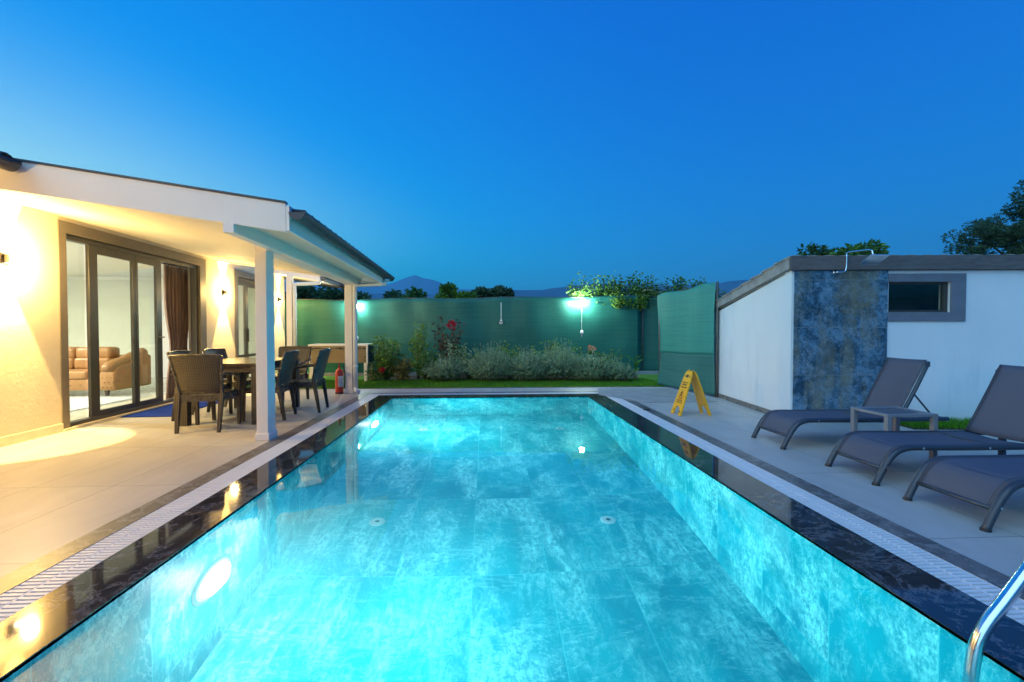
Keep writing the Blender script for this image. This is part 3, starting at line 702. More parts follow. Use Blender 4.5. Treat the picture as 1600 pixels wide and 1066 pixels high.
# sofa inside
def sofa():
    t_ = thing('sofa', 'tan leather sofa with button tufted arms behind the glass door', 'sofa', H(-7.75, 4.95, .03), HR)
    W2 = 1.12
    def pad(x0, y0, z0, x1, y1, z1, name, mat='leather', bev=.06, par=t_):
        m = MB(); m.box(x0, y0, z0, x1, y1, z1, bev=bev); return m.build(name, mat, par, smooth=True)
    base = pad(-W2, -.42, .10, W2, .42, .30, 'base', bev=.02)
    for k in range(14): MB().sphere((-W2 + .12 + k * .155, -.425, .20), .014, sub=1).build('button', 'leather_dark', base)
    for k in range(3):
        x0 = -W2 + .02 + k * .64
        pad(x0, -.44, .30, x0 + .63, .18, .45, 'seat_cushion', bev=.045)
        c = MB(); c.box(x0 + .01, .10, .44, x0 + .62, .40, .66, bev=.05); c.box(x0 + .01, .13, .63, x0 + .62, .43, .86, bev=.07); c.build('back_cushion', 'leather', t_, smooth=True)
    pad(-W2, .36, .15, W2, .46, .70, 'back_panel', bev=.03)
    for s in (-1, 1):
        m = MB(); x0, x1 = (W2 - .04, W2 + .22) if s > 0 else (-W2 - .22, -W2 + .04)
        pts = [(-.50, .10), (-.52, .40), (-.45, .52), (-.15, .58), (.12, .66), (.35, .72), (.46, .70), (.46, .10)]
        m.prism(pts, x0, x1, 'x'); a = m.build('armrest', 'leather', t_, bevel=.04, smooth=True)
        m = MB(); m.tube(smooth_path([((x0 + x1) / 2, -.50, .46), ((x0 + x1) / 2, -.42, .53), ((x0 + x1) / 2, -.12, .60), ((x0 + x1) / 2, .14, .68), ((x0 + x1) / 2, .40, .74)], 5), .10, 12); m.build('arm_roll', 'leather', a, smooth=True)
        for i in range(3):
            for j in range(3): MB().sphere((x0 + .06 + i * .07 + (j % 2) * .03, -.512, .16 + j * .09), .014, sub=1).build('button', 'leather_dark', a)
    for x in (-W2, W2):
        for y in (-.38, .38): MB().leg(x, y, 0, x, y, .10, .04, .06).build('leg', 'dark_wood_leg', t_)
sofa()
o = MB(); o.box(-1.5, -.75, 0, 1.5, .75, .012); o = o.build('floor_rug', 'rug'); o.matrix_world = Matrix.Translation(H(-7.4, 3.55, .0285)) @ Matrix.Rotation(HR, 4, 'Z'); tag(o, 'pale grey rug on the room floor in front of the sofa', 'rug')
# drape
t_ = thing('curtain', 'brown curtain drawn to the side behind the open glass door', 'curtain', H(WI - .10, 4.30, .04), HR)
def cfn(u, v):
    pinch = 1 - .32 * math.exp(-((v - .38) / .2) ** 2)
    y = (u - .5) * .70 * pinch + .05 * (1 - pinch)
    return (.035 * sin(u * 46 + sin(v * 3)) * pinch, y, v * 2.28)
m = MB(); m.grid(cfn, 60, 16); m.build('drape', 'curtain', t_, smooth=True, solid=.004)
m = MB(); m.tube([(0, -.42, 2.30), (0, .42, 2.30)], .014, 10); m.build('rod', 'dark_metal', t_)

# door mat
o = MB(); o.prism([(-.33, -.95), (.33, -.95), (.33, 1.0), (-.33, 1.0)], .0, .012, 'z'); o = o.build('door_mat', 'blue_mat')
o.matrix_world = Matrix.Translation(H(WU + .36, 3.42, .002)) @ Matrix.Rotation(HR, 4, 'Z'); tag(o, 'long royal blue mat on the terrace at the open door', 'door mat')

# wall lamps, up and down
def wall_lamp(v, z, label, p, spill=185):
    t_ = thing('wall_lamp', label, 'wall lamp', H(WU, v, z), HR, 'up and down wall lamps on the villa')
    MB().box(0, -.045, -.055, .018, .045, .055, bev=.004).build('back_plate', 'surround', t_)
    m = MB(); n = 16
    m.lathe([(.042, -.045), (.045, -.045), (.045, .045), (.042, .045)], (.065, 0, 0), 20); m.build('shade', 'door_leaf_metal', t_, smooth=False)
    for z_ in (.046, -.050): MB().lathe([(.036, z_), (.036, z_ + .004)], (.065, 0, 0), 16).build('lens', 'sconce_glow', t_)
    light('sconce_spill', 'POINT', (.17, 0, 0), spill, (1, .655, .205), t_, shadow_soft_size=.05)
    for s in (1, -1):
        light('sconce_beam', 'SPOT', (.085, 0, .058 * s), p, (1, .66, .19), t_, rot=(pi if s > 0 else 0, radians(-3) * (1 if s < 0 else -1), 0), spot_size=radians(50), spot_blend=.15, shadow_soft_size=.02)
SCONCE_W = 900
wall_lamp(.95, 1.95, 'wall lamp flooding the stucco just before the first, bigger glass door', SCONCE_W)
wall_lamp(5.23, 1.96, 'wall lamp on the stucco strip between the two glass doors', SCONCE_W * .85, 95)
wall_lamp(7.9, 2.0, 'wall lamp at the far end of the villa, seen past the near pillar', SCONCE_W * .7, 25)

wall_lamp(-3.2, 1.95, 'unseen wall lamp on the long stucco wall before the covered terrace begins', SCONCE_W, 190)  # out-of-view lamp added for the warm light on the near terrace

# ------------------------------------------------------------------ rattan chairs and table
def make_chair():
    t_ = thing('rattan_armchair', '', 'chair', (0, 0, 0), 0, 'dark rattan armchairs round the dining table')
    m = MB(); m.box(-.235, -.22, .415, .235, .235, .45, bev=.012); m.box(-.24, -.225, .36, .24, -.19, .44); m.box(-.24, .20, .37, .24, .235, .43); m.box(-.245, -.19, .37, -.21, .20, .43); m.box(.21, -.19, .37, .245, .20, .43)
    m.build('seat', 'rattan_smooth', t_)
    for s in (-1, 1):
        MB().leg(s * .245, .235, 0, s * .255, .215, .63, .038, .052).build('leg', 'rattan', t_, bevel=.004)
        MB().leg(s * .225, -.275, 0, s * .235, -.205, .46, .036, .055).build('leg', 'rattan', t_, bevel=.004)
        m = MB(); q = [(-.27, .70), (-.12, .685), (.06, .66), (.22, .635), (.265, .60)]
        A = []
        for y, z in q:
            xo = s * (.262 + .012 * sin((y + .27) * 6))
            A.append([(xo - .028, y, z - .016), (xo + .028, y, z - .016), (xo + .028, y, z + .012), (xo - .028, y, z + .012)])
        R_ = [[m.b.verts.new(p) for p in a] for a in A]
        for a, b2 in zip(R_, R_[1:]):
            for k in range(4): m.b.faces.new((a[k], a[(k + 1) % 4], b2[(k + 1) % 4], b2[k]))
        m.b.faces.new(R_[0][::-1]); m.b.faces.new(R_[-1]); m.build('arm', 'rattan_smooth', t_, bevel=.006)
    def bk(u, v):
        x = (u - .5) * 2; wdt = .225 + .045 * v
        crown = .012 * (1 - x * x) * v
        return (x * wdt, -.235 - .115 * v ** 1.15 + .045 * x * x, .47 + v * .435 + crown)
    m = MB(); m.grid(bk, 14, 12)
    m.build('backrest', 'rattan', t_, smooth=True, solid=.022)
    for s in (-1, 1):
        pts = [(s * .235, -.205, .44)] + [Vector(bk(.5 + .5 * s, v)) + Vector((s * .004, 0, 0)) for v in (0, .25, .5, .75, 1)]
        MB().tube(pts, [.024, .022, .02, .019, .018, .016], 8).build('back_post', 'rattan_smooth', t_, smooth=True)
    m = MB(); m.tube([Vector(bk(k / 14, 1)) for k in range(15)], .016, 8); m.tube([Vector(bk(k / 14, .0)) for k in range(15)], .014, 8); m.build('back_rail', 'rattan_smooth', t_, smooth=True)
    return t_
TC = (-3.30, 2.50)                                              # table centre in house frame
chair = make_chair()
chairs = [  # u, v, heading (0 faces +v), label
    (-3.345, 1.64, .06, 'rattan armchair at the near end of the table, its woven back to the camera'),
    (-3.80, 2.38, -pi / 2 + .05, 'rattan armchair on the house side of the table, partly behind the end chair'),
    (-3.70, 3.03, -pi / 2 - .03, 'rattan armchair on the house side of the table, further from the camera'),
    (-2.42, 2.25, pi / 2 + .05, 'rattan armchair on the pool side of the table, partly behind the near pillar'),
    (-2.13, 2.82, pi / 2 + .03, 'rattan armchair on the pool side of the table, pulled out and fully in view'),
    (-3.2, 3.72, pi - .08, 'rattan armchair at the far end of the table, facing the camera')]
chairs[3] = (-2.90, 2.27, pi / 2 + .04, chairs[3][3]); chairs[4] = (-2.62, 2.83, pi / 2 + .03, chairs[4][3])
for k, (u, v, a, lab) in enumerate(chairs):
    p = H(u, v, .001)
    if k == 0: chair.location = p; chair.rotation_euler = (0, 0, HR + a); chair['label'] = lab
    else: copy_thing(chair, p, HR + a, lab)
t_ = thing('dining_table', 'dark rattan dining table on the terrace ringed by armchairs', 'table', H(*TC), HR)
hx, hy = .48, .72
m = MB(); m.box(-hx, -hy, .742, hx, hy, .785, bev=.008); m.build('tabletop', 'table_top', t_)
m = MB(); m.box(-hx + .02, -hy + .02, .675, hx - .02, -hy + .045, .741); m.box(-hx + .02, hy - .045, .675, hx - .02, hy - .02, .741); m.box(-hx + .02, -hy + .05, .675, -hx + .045, hy - .05, .741); m.box(hx - .045, -hy + .05, .675, hx - .02, hy - .05, .741); m.build('apron', 'rattan', t_)
for sx in (-1, 1):
    for sy in (-1, 1): MB().leg(sx * (hx - .05), sy * (hy - .05), 0.001, sx * (hx - .05), sy * (hy - .05), .74, .095, .095).build('leg', 'rattan', t_, bevel=.006)

# ------------------------------------------------------------------ fire extinguisher
t_ = thing('fire_extinguisher', 'red fire extinguisher standing on the terrace against the far pillar', 'fire extinguisher', (-2.80, 8.83, .001), .3)
MB().lathe([(.07, 0), (.075, .01), (.075, .40), (.068, .435), (.045, .462), (.024, .475), (.022, .50)], seg=24).build('cylinder', 'red_paint', t_, smooth=True)
MB().lathe([(.077, .0), (.079, .03), (.076, .035)], seg=24).build('base_ring', 'black_plastic', t_)
m = MB(); m.box(-.018, -.02, .50, .018, .02, .535, bev=.004); m.hexa([(-.012, -.02, .53), (.012, -.02, .53), (.012, .02, .53), (-.012, .02, .53)], [(-.012, -.10, .585), (.012, -.10, .585), (.012, .01, .555), (-.012, .01, .555)]); m.box(-.01, -.10, .51, .01, -.02, .52); m.build('valve_handle', 'red_paint', t_, bevel=.002)
MB().tube(smooth_path([(.02, 0, .515), (.08, .0, .50), (.10, -.01, .40), (.098, -.02, .25), (.095, -.02, .12)], 6), .010, 8).build('hose', 'black_plastic', t_, smooth=True)
m = MB()
def lab_fn(u, v): a = -1.9 + u * 1.5; return (.0765 * cos(a), .0765 * sin(a), .14 + v * .20)
m.grid(lab_fn, 10, 1); m.mark(0)
for k in range(6):
    z0 = .16 + k * .028
    for i in range(6):
        a0, a1 = -1.8 + i * .2, -1.8 + (i + .8) * .2
        m.b.faces.new([m.b.verts.new((.0775 * cos(a), .0775 * sin(a), z)) for a, z in ((a0, z0), (a1, z0), (a1, z0 + .009), (a0, z0 + .009))])
m.mark(1); m.build('label_plate', ('label_paper', 'dark_ink'), t_)

# ------------------------------------------------------------------ foosball table
t_ = thing('foosball_table', 'brown and white foosball table standing on the lawn behind the dining set', 'game table', (-3.50, 11.28, -.02), radians(1.5))
fw, fd, z0, z1 = .68, .33, .46, .86
m = MB(); m.box(-fw + .05, -fd, z0, fw - .05, -fd + .02, z1); m.mark(0)
for k in range(22):
    x = -fw + .14 + k * .055; s_ = .020 + .014 * random.random()
    m.sphere((x, -fd - .001, z1 - .05 - .012 * random.random()), s_, 1.2, .15, .7, 1)
m.mark(1); m.build('front_panel', ('foos_panel', 'dark_ink'), t_)
m = MB(); m.box(-fw + .05, fd - .02, z0, fw - .05, fd, z1); m.build('back_panel', 'foos_panel', t_)
for s in (-1, 1):
    m = MB(); m.box(s * fw - .012, -fd + .03, z0, s * fw + .012, fd - .03, z1); m.build('end_panel', 'foos_dark', t_)
m = MB(); m.box(-fw + .02, -fd + .021, .60, fw - .02, fd - .021, .62); m.build('playfield', 'foos_field', t_)
m = MB(); m.box(-fw - .01, -fd - .012, z1, fw + .01, -fd + .05, z1 + .04); m.box(-fw - .01, fd - .05, z1, fw + .01, fd + .012, z1 + .04); m.box(-fw - .01, -fd + .05, z1, -fw + .05, fd - .05, z1 + .04); m.box(fw - .05, -fd + .05, z1, fw + .01, fd - .05, z1 + .04); m.build('top_rail', 'foos_white', t_, bevel=.006)
for sx in (-1, 1):
    for sy in (-1, 1):
        m = MB(); m.box(sx * fw - .022 - .016 * sx, sy * fd - .02, z0 - .01, sx * fw + .022 - .016 * sx, sy * fd + .02, z1); c_ = m.build('corner_post', 'foos_white', t_, bevel=.006)
        m = MB()
        for zz in (.52, .60): m.lathe([(.014, 0), (.012, .006)], (sx * fw - .0 - .06 * sx, -fd - .007, zz), 10, 'y') if sy < 0 else m.lathe([(.014, 0), (.012, .006)], (sx * fw - .06 * sx, fd + .001, zz), 10, 'y')
        m.build('bolt', 'chrome', c_)
        MB().leg(sx * (fw - .055), sy * (fd - .05), 0, sx * (fw - .055), sy * (fd - .05), z0, .075, .085).build('leg', 'foos_white', t_, bevel=.006)
for k in range(8):
    x = -fw + .13 + k * .157; s = 1 if k % 2 else -1
    m = MB(); m.tube([(x, -fd - .08 if s < 0 else -fd - .04, .80), (x, fd + .10 if s < 0 else fd + .16, .80)], .008, 8); r_ = m.build('rod', 'chrome', t_, smooth=True)
    m = MB(); m.tube([(x, s * (fd + .06), .80), (x, s * (fd + .17), .80)], .017, 10); m.build('grip', 'black_plastic', r_, smooth=True)

# ------------------------------------------------------------------ wet floor sign
t_ = thing('wet_floor_sign', 'yellow folding wet floor sign standing open on the deck', 'warning sign', (2.935, 6.37, .001), radians(3))
def sign_panel(s):
    # panel lies in (y, l) and leans: foot at x = s*.225, top at x = s*.02
    hgt, dx = .615, .205; L = math.hypot(hgt, dx)
    wb, wt = .150, .105
    out = [(-wb, 0), (-wb + .075, 0), (-wb + .085, .075), (-.035, .125), (.035, .125), (wb - .085, .075), (wb - .075, 0), (wb, 0), (wt, L - .07), (wt - .02, L - .02), (wt - .05, L), (-wt + .05, L), (-wt + .02, L - .02), (-wt, L - .07)]
    ang = atan2(dx, hgt)
    M4 = Matrix.Translation((s * .225, 0, 0)) @ Matrix.Rotation(-s * ang, 4, 'Y')
    m = MB(); m.prism(out, -.009, .009, 'x'); m.mark(0)
    # raised rim ribs on the outer face
    xo = s * .011
    for zz in (.175, .475): m.box(min(xo, xo + s * .003), -.085, zz, max(xo, xo + s * .003), .085, zz + .010)
    for yy in (-.098, .098): m.lathe([(.011, 0), (.010, .004)], (xo - .001, yy, .055), 10, 'x')
    bmesh.ops.transform(m.b, matrix=M4, verts=m.b.verts); m.mark(1); p = m.build('panel', ('yellow_plastic', 'dark_ink'), t_)
    # graphics
    def face(y, z):   # text plane on the outer face
        B = Matrix(((0, 0, s, xo + s * .002), (s, 0, 0, y), (0, 1, 0, z), (0, 0, 0, 1)))
        return M4 @ B
    m = MB(); m.box(min(xo, xo + s * .003), -.035, .555, max(xo, xo + s * .003), .035, .595)
    for yy in (-.075, .075): m.hexa([(xo, yy - .012, .562), (xo + s * .003, yy - .012, .562), (xo + s * .003, yy + .012, .562), (xo, yy + .012, .562)], [(xo, yy - .001, .59), (xo + s * .003, yy - .001, .59), (xo + s * .003, yy + .001, .59), (xo, yy + .001, .59)])
    bmesh.ops.transform(m.b, matrix=M4, verts=m.b.verts); m.build('emblem', 'dark_ink', p)
    text_mesh('lettering', 'DİKKAT', .034, 'dark_ink', p, face(0, .445)); text_mesh('lettering', 'KAYGAN ZEMİN', .023, 'dark_ink', p, face(0, .405))
    text_mesh('lettering', 'CAUTION', .026, 'red_ink', p, face(0, .238)); text_mesh('lettering', 'WET FLOOR', .026, 'dark_ink', p, face(0, .205))
    # triangle with a slipping figure
    m = MB(); w_ = .006
    tri = [(-.075, .262), (.075, .262), (0, .385)]
    for (a, b2) in zip(tri, tri[1:] + tri[:1]):
        d = Vector((b2[0] - a[0], b2[1] - a[1])).normalized(); nrm = Vector((-d.y, d.x)) * w_ * .5
        q = [(a[0] - nrm.x, a[1] - nrm.y), (b2[0] - nrm.x, b2[1] - nrm.y), (b2[0] + nrm.x, b2[1] + nrm.y), (a[0] + nrm.x, a[1] + nrm.y)]
        m.b.faces.new([m.b.verts.new((xo + s * .003, y * s, z)) for y, z in q])
    bmesh.ops.transform(m.b, matrix=M4, verts=m.b.verts); m.build('pictogram_triangle', 'red_ink', p)
    m = MB(); X_ = xo + s * .004
    m.sphere((X_, s * .004, .343), .009, .2, 1, 1, 1)
    for a, b2, w2 in (((.0, .333), (-.008, .30), .012), ((-.008, .30), (.018, .285), .008), ((.018, .285), (.03, .268), .007), ((-.008, .30), (-.02, .272), .008), ((.0, .328), (.024, .322), .006), ((0, .328), (-.026, .318), .006)):
        m.tube([(X_, s * a[0], a[1]), (X_, s * b2[0], b2[1])], w2 * .5, 6)
    bmesh.ops.transform(m.b, matrix=M4, verts=m.b.verts); m.build('slipping_figure', 'dark_ink', p)
sign_panel(-1); sign_panel(1)
m = MB()
for yy in (-.06, .06): m.tube([(-.03, yy, .600), (0, yy, .628), (.03, yy, .600)], .012, 8)
m.build('hinge', 'yellow_plastic', t_, smooth=True)
# dark mat by the net gate
o = MB(); o.prism([(2.62, 7.42), (3.9, 7.42), (3.75, 9.2), (2.3, 9.3), (2.1, 8.4)], .0, .006, 'z'); o = o.build('wet_slab', 'concrete'); tag(o, 'grey damp concrete slab in the paving behind the yellow sign', 'paving slab')
o.location = (0, 0, .0015)
t_ = thing('drain_cover', 'small black drain cover set in the stone strip near the sign', 'drain cover', (2.43, 6.75, .002), 0)
MB().lathe([(.06, 0), (.06, .006), (.05, .009)], seg=20).build('cover_ring', 'black_plastic', t_)
m = MB()
for k in range(5): m.box(-.04, -.034 + k * .015, .009, .04, -.027 + k * .015, .012)
m.build('cover_bars', 'dark_metal', t_)

# ------------------------------------------------------------------ sun loungers
def make_lounger():
    """foot end at x = 0, head end at x = 1.9; width from y = 0 (near) to .54"""
    t_ = thing('sun_lounger', '', 'sun lounger', (0, 0, 0), 0, 'grey sling sun loungers on the deck')
    rail = [(0, 0, 0), (.055, 0, .11), (.11, 0, .20), (.165, 0, .255), (.24, 0, .283), (.34, 0, .288), (.7, 0, .284), (1.1, 0, .284), (1.5, 0, .284), (1.78, 0, .284)]
    prof = smooth_path(rail, 5)
    for y in (.02, .52):
        m = MB(); m.tube([Vector((p.x, y, max(p.z, .0))) for p in prof], .0235, 10); fr = m.build('side_rail', 'lounge_frame', t_, smooth=True)
        m = MB()
        for x, z in ((.075, .14), (.36, .288), (.9, .284)): m.lathe([(.009, 0), (.007, .004)], (x, y - .027 if y < .3 else y + .023, z), 10, 'y')
        m.build('bolt', 'chrome', fr)
        m = MB(); m.leg(1.62, y, 0, 1.62, y, .27, .04, .04); m.build('leg', 'lounge_frame', t_, bevel=.004)
        m = MB(); m.lathe([(.028, 0), (.026, .015)], (.004, y, 0), 12); m.build('foot_cap', 'black_plastic', t_)
    for x in (1.76, .98): MB().tube([(x, .03, .284), (x, .51, .284)], .016, 10).build('cross_bar', 'lounge_frame', t_, smooth=True)
    MB().tube([(.062, .03, .125), (.062, .51, .125)], .014, 10).build('cross_bar', 'lounge_frame', t_, smooth=True)
    # seat sling: follows the rail, sags a little across
    seat = [p for p in prof if .05 <= p.x <= 1.27]
    def sl(u, v):
        k = u * (len(seat) - 1); i = min(int(k), len(seat) - 2); p = seat[i].lerp(seat[i + 1], k - i)
        sag = .020 * sin(pi * v)
        nx = -.8 if p.x < .15 else 0
        return (p.x + (.0 if p.x > .2 else sag * .8), .028 + v * .484, p.z + .018 - sag * (1 if p.x > .2 else .4))
    m = MB(); m.grid(sl, 44, 8); m.build('seat_sling', 'sling_fabric', t_, smooth=True, solid=.005)
    # raised back: its own frame and sling
    hx_, hz, L, a = 1.27, .30, .66, radians(61)
    R_ = Matrix.Translation((hx_, 0, hz)) @ Matrix.Rotation(-a, 4, 'Y')
    fr = MB(); fr.tube([R_ @ Vector(p) for p in smooth_path([(0, .035, 0), (.3, .035, .0), (L - .03, .035, .012)], 4)], .019, 10); fr.tube([R_ @ Vector(p) for p in smooth_path([(0, .505, 0), (.3, .505, 0), (L - .03, .505, .012)], 4)], .019, 10)
    fr.tube([R_ @ Vector((L - .02, .03, .012)), R_ @ Vector((L - .02, .51, .012))], .018, 10); fr = fr.build('back_frame', 'lounge_frame', t_, smooth=True)
    m = MB()
    def bs(u, v):
        sag = .018 * sin(pi * v) * (1 - .5 * u); return R_ @ Vector((u * (L + .002), .040 + v * .46, .026 - sag + (.012 * u)))
    m.grid(bs, 12, 8); m.build('back_sling', 'sling_fabric', t_, smooth=True, solid=.005)
    m = MB()
    for yy in (.035, .505): m.lathe([(.012, 0), (.010, .005)], R_ @ Vector((L - .05, yy - (.022 if yy < .3 else -.02), .008)), 10, 'y')
    m.build('bolt', 'chrome', fr)
    # prop stay behind the back
    for yy in (.06, .48):
        MB().tube([R_ @ Vector((.30, yy, -.02)), (1.66, yy, .30)], .009, 8).build('prop_stay', 'lounge_frame', t_, smooth=True)
    m = MB()
    for k in range(5): m.box(1.50 + k * .045, .045, .29, 1.52 + k * .045, .06, .325)
    m.build('notch_plate', 'dark_metal', t_)
    return t_
lg = make_lounger()
L_spots = [(3.0, 4.41, .008, 'grey sun lounger set beside the blue shower wall, backrest up'), (3.02, 3.33, -.012, 'grey sun lounger in the middle, in front of the little side table'), (2.985, 2.52, .014, 'grey sun lounger of which only the foot end shows, by the ladder rail')]
for k, (x, y, a, lab) in enumerate(L_spots):
    if k == 0: lg.location = (x, y, .001); lg.rotation_euler = (0, 0, a); lg['label'] = lab
    else: copy_thing(lg, (x, y, .001), a, lab)
t_ = thing('side_table', 'small grey square side table between two sun loungers', 'side table', (3.82, 4.065, .001), 0)
m = MB(); h = .24; hy_ = .21
m.box(-h, -hy_, .425, h, -hy_ + .04, .45); m.box(-h, hy_ - .04, .425, h, hy_, .45); m.box(-h, -hy_ + .04, .425, -h + .04, hy_ - .04, .45); m.box(h - .04, -hy_ + .04, .425, h, hy_ - .04, .45); m.build('top_frame', 'table_frame', t_, bevel=.003)
m = MB(); m.box(-h + .042, -hy_ + .042, .43, h - .042, hy_ - .042, .447); m.build('tabletop', 'table_slate', t_)
for sx in (-1, 1):
    for sy in (-1, 1): MB().leg(sx * (h - .022), sy * (hy_ - .022), 0, sx * (h - .022), sy * (hy_ - .022), .424, .042, .042).build('leg', 'table_frame', t_, bevel=.003)

# ------------------------------------------------------------------ pump house / shower block
SR = radians(-5.1); SO = (3.985, 5.75, 0)
SM = Matrix.Translation(SO) @ Matrix.Rotation(SR, 4, 'Z')
shed = thing('pump_house', 'low white outbuilding with a sloping roof and marble shower wall', 'outbuilding', SO, SR)
WNX = (1.235, 2.01, 1.44, 1.835); SW = 5.2; SD = 2.43
zt = lambda v: 1.985 - (1.985 - 1.52) * v / SD
m = MB()
m.box(0, 0, 0, WNX[0], .16, 1.98); m.box(WNX[1], 0, 0, SW, .16, 1.98); m.box(WNX[0], 0, 0, WNX[1], .16, WNX[2]); m.box(WNX[0], 0, WNX[3], WNX[1], .16, 1.98)
m.prism([(.16, 0), (.16, zt(.16) - .002), (SD, zt(SD)), (SD, 0)], 0, .16, 'x'); m.box(.16, SD - .16, 0, SW, SD, 1.515); m.prism([(.16, 0), (.16, zt(.16)), (SD - .16, zt(SD - .16)), (SD - .16, 0)], SW - .16, SW, 'x')
m.build('wall', 'shed_paint', shed)
m = MB(); m.box(-.014, -.0, .001, -.0005, SD, .075); m.build('skirting', 'strip_stone', shed)
m = MB(); m.box(.03, -.018, .002, 1.215, -.001, 1.984); m.build('tile_panel', 'shower_tile', shed)
m = MB(); x0, x1, z0, z1 = WNX
m.box(1.218, -.022, 1.325, 2.195, -.001, z0 - .0); m.box(1.218, -.022, z1, 2.195, -.001, 1.94); m.box(x1, -.022, z0, 2.195, -.001, z1); m.build('window_surround', 'shed_surround', shed, bevel=.003)
wf = MB(); wf.box(x0, .03, z0, x1, .07, z0 + .03); wf.box(x0, .03, z1 - .03, x1, .07, z1); wf.box(x0, .03, z0 + .03, x0 + .03, .07, z1 - .03); wf.box(x1 - .06, .03, z0 + .03, x1, .07, z1 - .03); wf = wf.build('window', 'frame_metal', shed)
m = MB(); m.box(x0 + .03, .046, z0 + .03, x1 - .06, .052, z1 - .03); m.build('pane', 'pane_glass', wf)
m = MB(); m.box(x0 - .1, .2, z0 - .3, x1 + .4, .9, z0 - .28); m.box(x0 - .1, .9, z0 - .3, x1 + .4, .92, z1 + .05); m.box(x0 + .1, .5, z0 - .28, x1, .56, z0 + .12); m.build('inner_shelf', 'pit_dark', shed)
# roof slab, boards and tiles
sl = (1.985 - 1.52) / SD
rt = lambda v: 2.165 - sl * v
m = MB(); m.prism([(-.02, rt(-.02) - .178), (-.02, rt(-.02) - .02), (SD + .12, rt(SD + .12) - .02), (SD + .12, rt(SD + .12) - .14)], .0, SW, 'x'); m.build('roof_deck', 'concrete', shed)
m = MB(); m.box(-.05, -.055, 1.988, SW + .05, -.021, 2.17); m.build('fascia', 'fascia_board', shed, bevel=.004)
m = MB(); m.prism([(-.02, rt(-.02) - .16), (-.02, rt(-.02) - .0), (SD + .14, rt(SD + .14) - .0), (SD + .14, rt(SD + .14) - .125)], -.05, -.001, 'x'); m.build('verge_board', 'shed_tile', shed, bevel=.004)
m = MB(); nR = 8
for k in range(nR):                                    # stepped rows of tiles, ridges across
    v0, v1 = -.05 + k * (SD + .22) / nR, -.05 + (k + 1) * (SD + .22) / nR + .04
    for i in range(26):
        xa = -.07 + i * .205; prof = [(0, .0), (.25, .012), (.5, .016), (.75, .012), (1, 0)]
        A = [m.b.verts.new((xa + q * .205, v0, rt(v0) - .012 + hh)) for q, hh in prof]; B = [m.b.verts.new((xa + q * .205, v1, rt(v1) + .016 + hh)) for q, hh in prof]
        for j in range(4): m.b.faces.new((A[j], A[j + 1], B[j + 1], B[j]))
m.build('roof_tiles', 'shed_tile', shed, solid=.018, offset=-1)
# shower
t_ = thing('outdoor_shower', 'chrome outdoor shower arm with a square rain head over the marble panel', 'shower', SM @ Vector((.53, -.02, 1.985)), SR)
m = MB(); m.lathe([(.025, 0), (.025, -.014)], (0, 0, -.03), 14, 'y'); m.tube(smooth_path([(0, 0, -.03), (0, -.045, -.03), (.05, -.055, -.03), (.10, -.055, -.015), (.115, -.055, .05), (.115, -.055, .20)], 6), .010, 10); m.tube([(.115, -.055, .19), (.115, -.055, .214), (.118, -.10, .218), (.13, -.42, .19), (.135, -.46, .175), (.14, -.485, .07)], .010, 10); m.build('arm', 'chrome', t_, smooth=True)
m = MB(); m.box(.02, -.605, .112, .26, -.365, .122, bev=.003); m.mark(0)
for i in range(11):
    for j in range(11): m.lathe([(.005, 0.0005), (.004, -.004)], (.04 + i * .02, -.585 + j * .02, .112), 6)
m.mark(1)
bmesh.ops.transform(m.b, matrix=Matrix.Translation((.14, -.485, .062)) @ Matrix.Rotation(radians(-24), 4, 'X') @ Matrix.Scale(.9, 4) @ Matrix.Translation((-.14, .485, -.117)), verts=m.b.verts)
m.build('rain_head', ('chrome', 'dark_metal'), t_)


# ------------------------------------------------------------------ net fence
FY = 12.5
t_ = thing('net_fence', 'tall dark green shade net fence closing the lawn', 'fence', (0, FY, -.05))
def ftop(x): return 2.03 + (x + 5) * .016 + .02 * sin(x * 2.1) + .02
def fence_fn(x0, x1):
    def fn(u, v):
        x = x0 + (x1 - x0) * u; z = .04 + v * (ftop(x) - .02)
        d = .03 * sin(x * 2.4 + 1.3 * sin(v * 2)) + .02 * sin(x * 7 + v * 3) * (v ** 2) + .03 * mnoise.noise(Vector((x * 1.3, v * 2.5, 3)))
        return (x, d, z)
    return fn
m = MB(); m.grid(fence_fn(-12, 4.25), 260, 20); m.build('net_screen', 'shade_net', t_, smooth=True, solid=.003)
m = MB()
def fold(u, v): x = 4.2 + 6 * u; return (x, .06 + .05 * sin(u * 40) * (1 - u) + .04 * sin(v * 3), .04 + v * (ftop(4.3) - .02))
m.grid(fold, 100, 12); m.build('net_screen', 'shade_net', t_, smooth=True, solid=.003)
m = MB(); m.tube([(x * .5, .05, ftop(x * .5) + .02) for x in range(-24, 22)], .016, 6); m.build('top_wire', 'net_post', t_, smooth=True)
for x in range(-12, 11, 2):
    MB().tube([(x + .4, .11, 0), (x + .4, .11, 2.12 + (x + 5) * .016)], .025, 8).build('post', 'net_post', t_, smooth=True)
# kerb under the fence
m = MB(); m.box(-12, -.05, -.0, 10, .20, .12); m.build('kerb', 'concrete', t_)
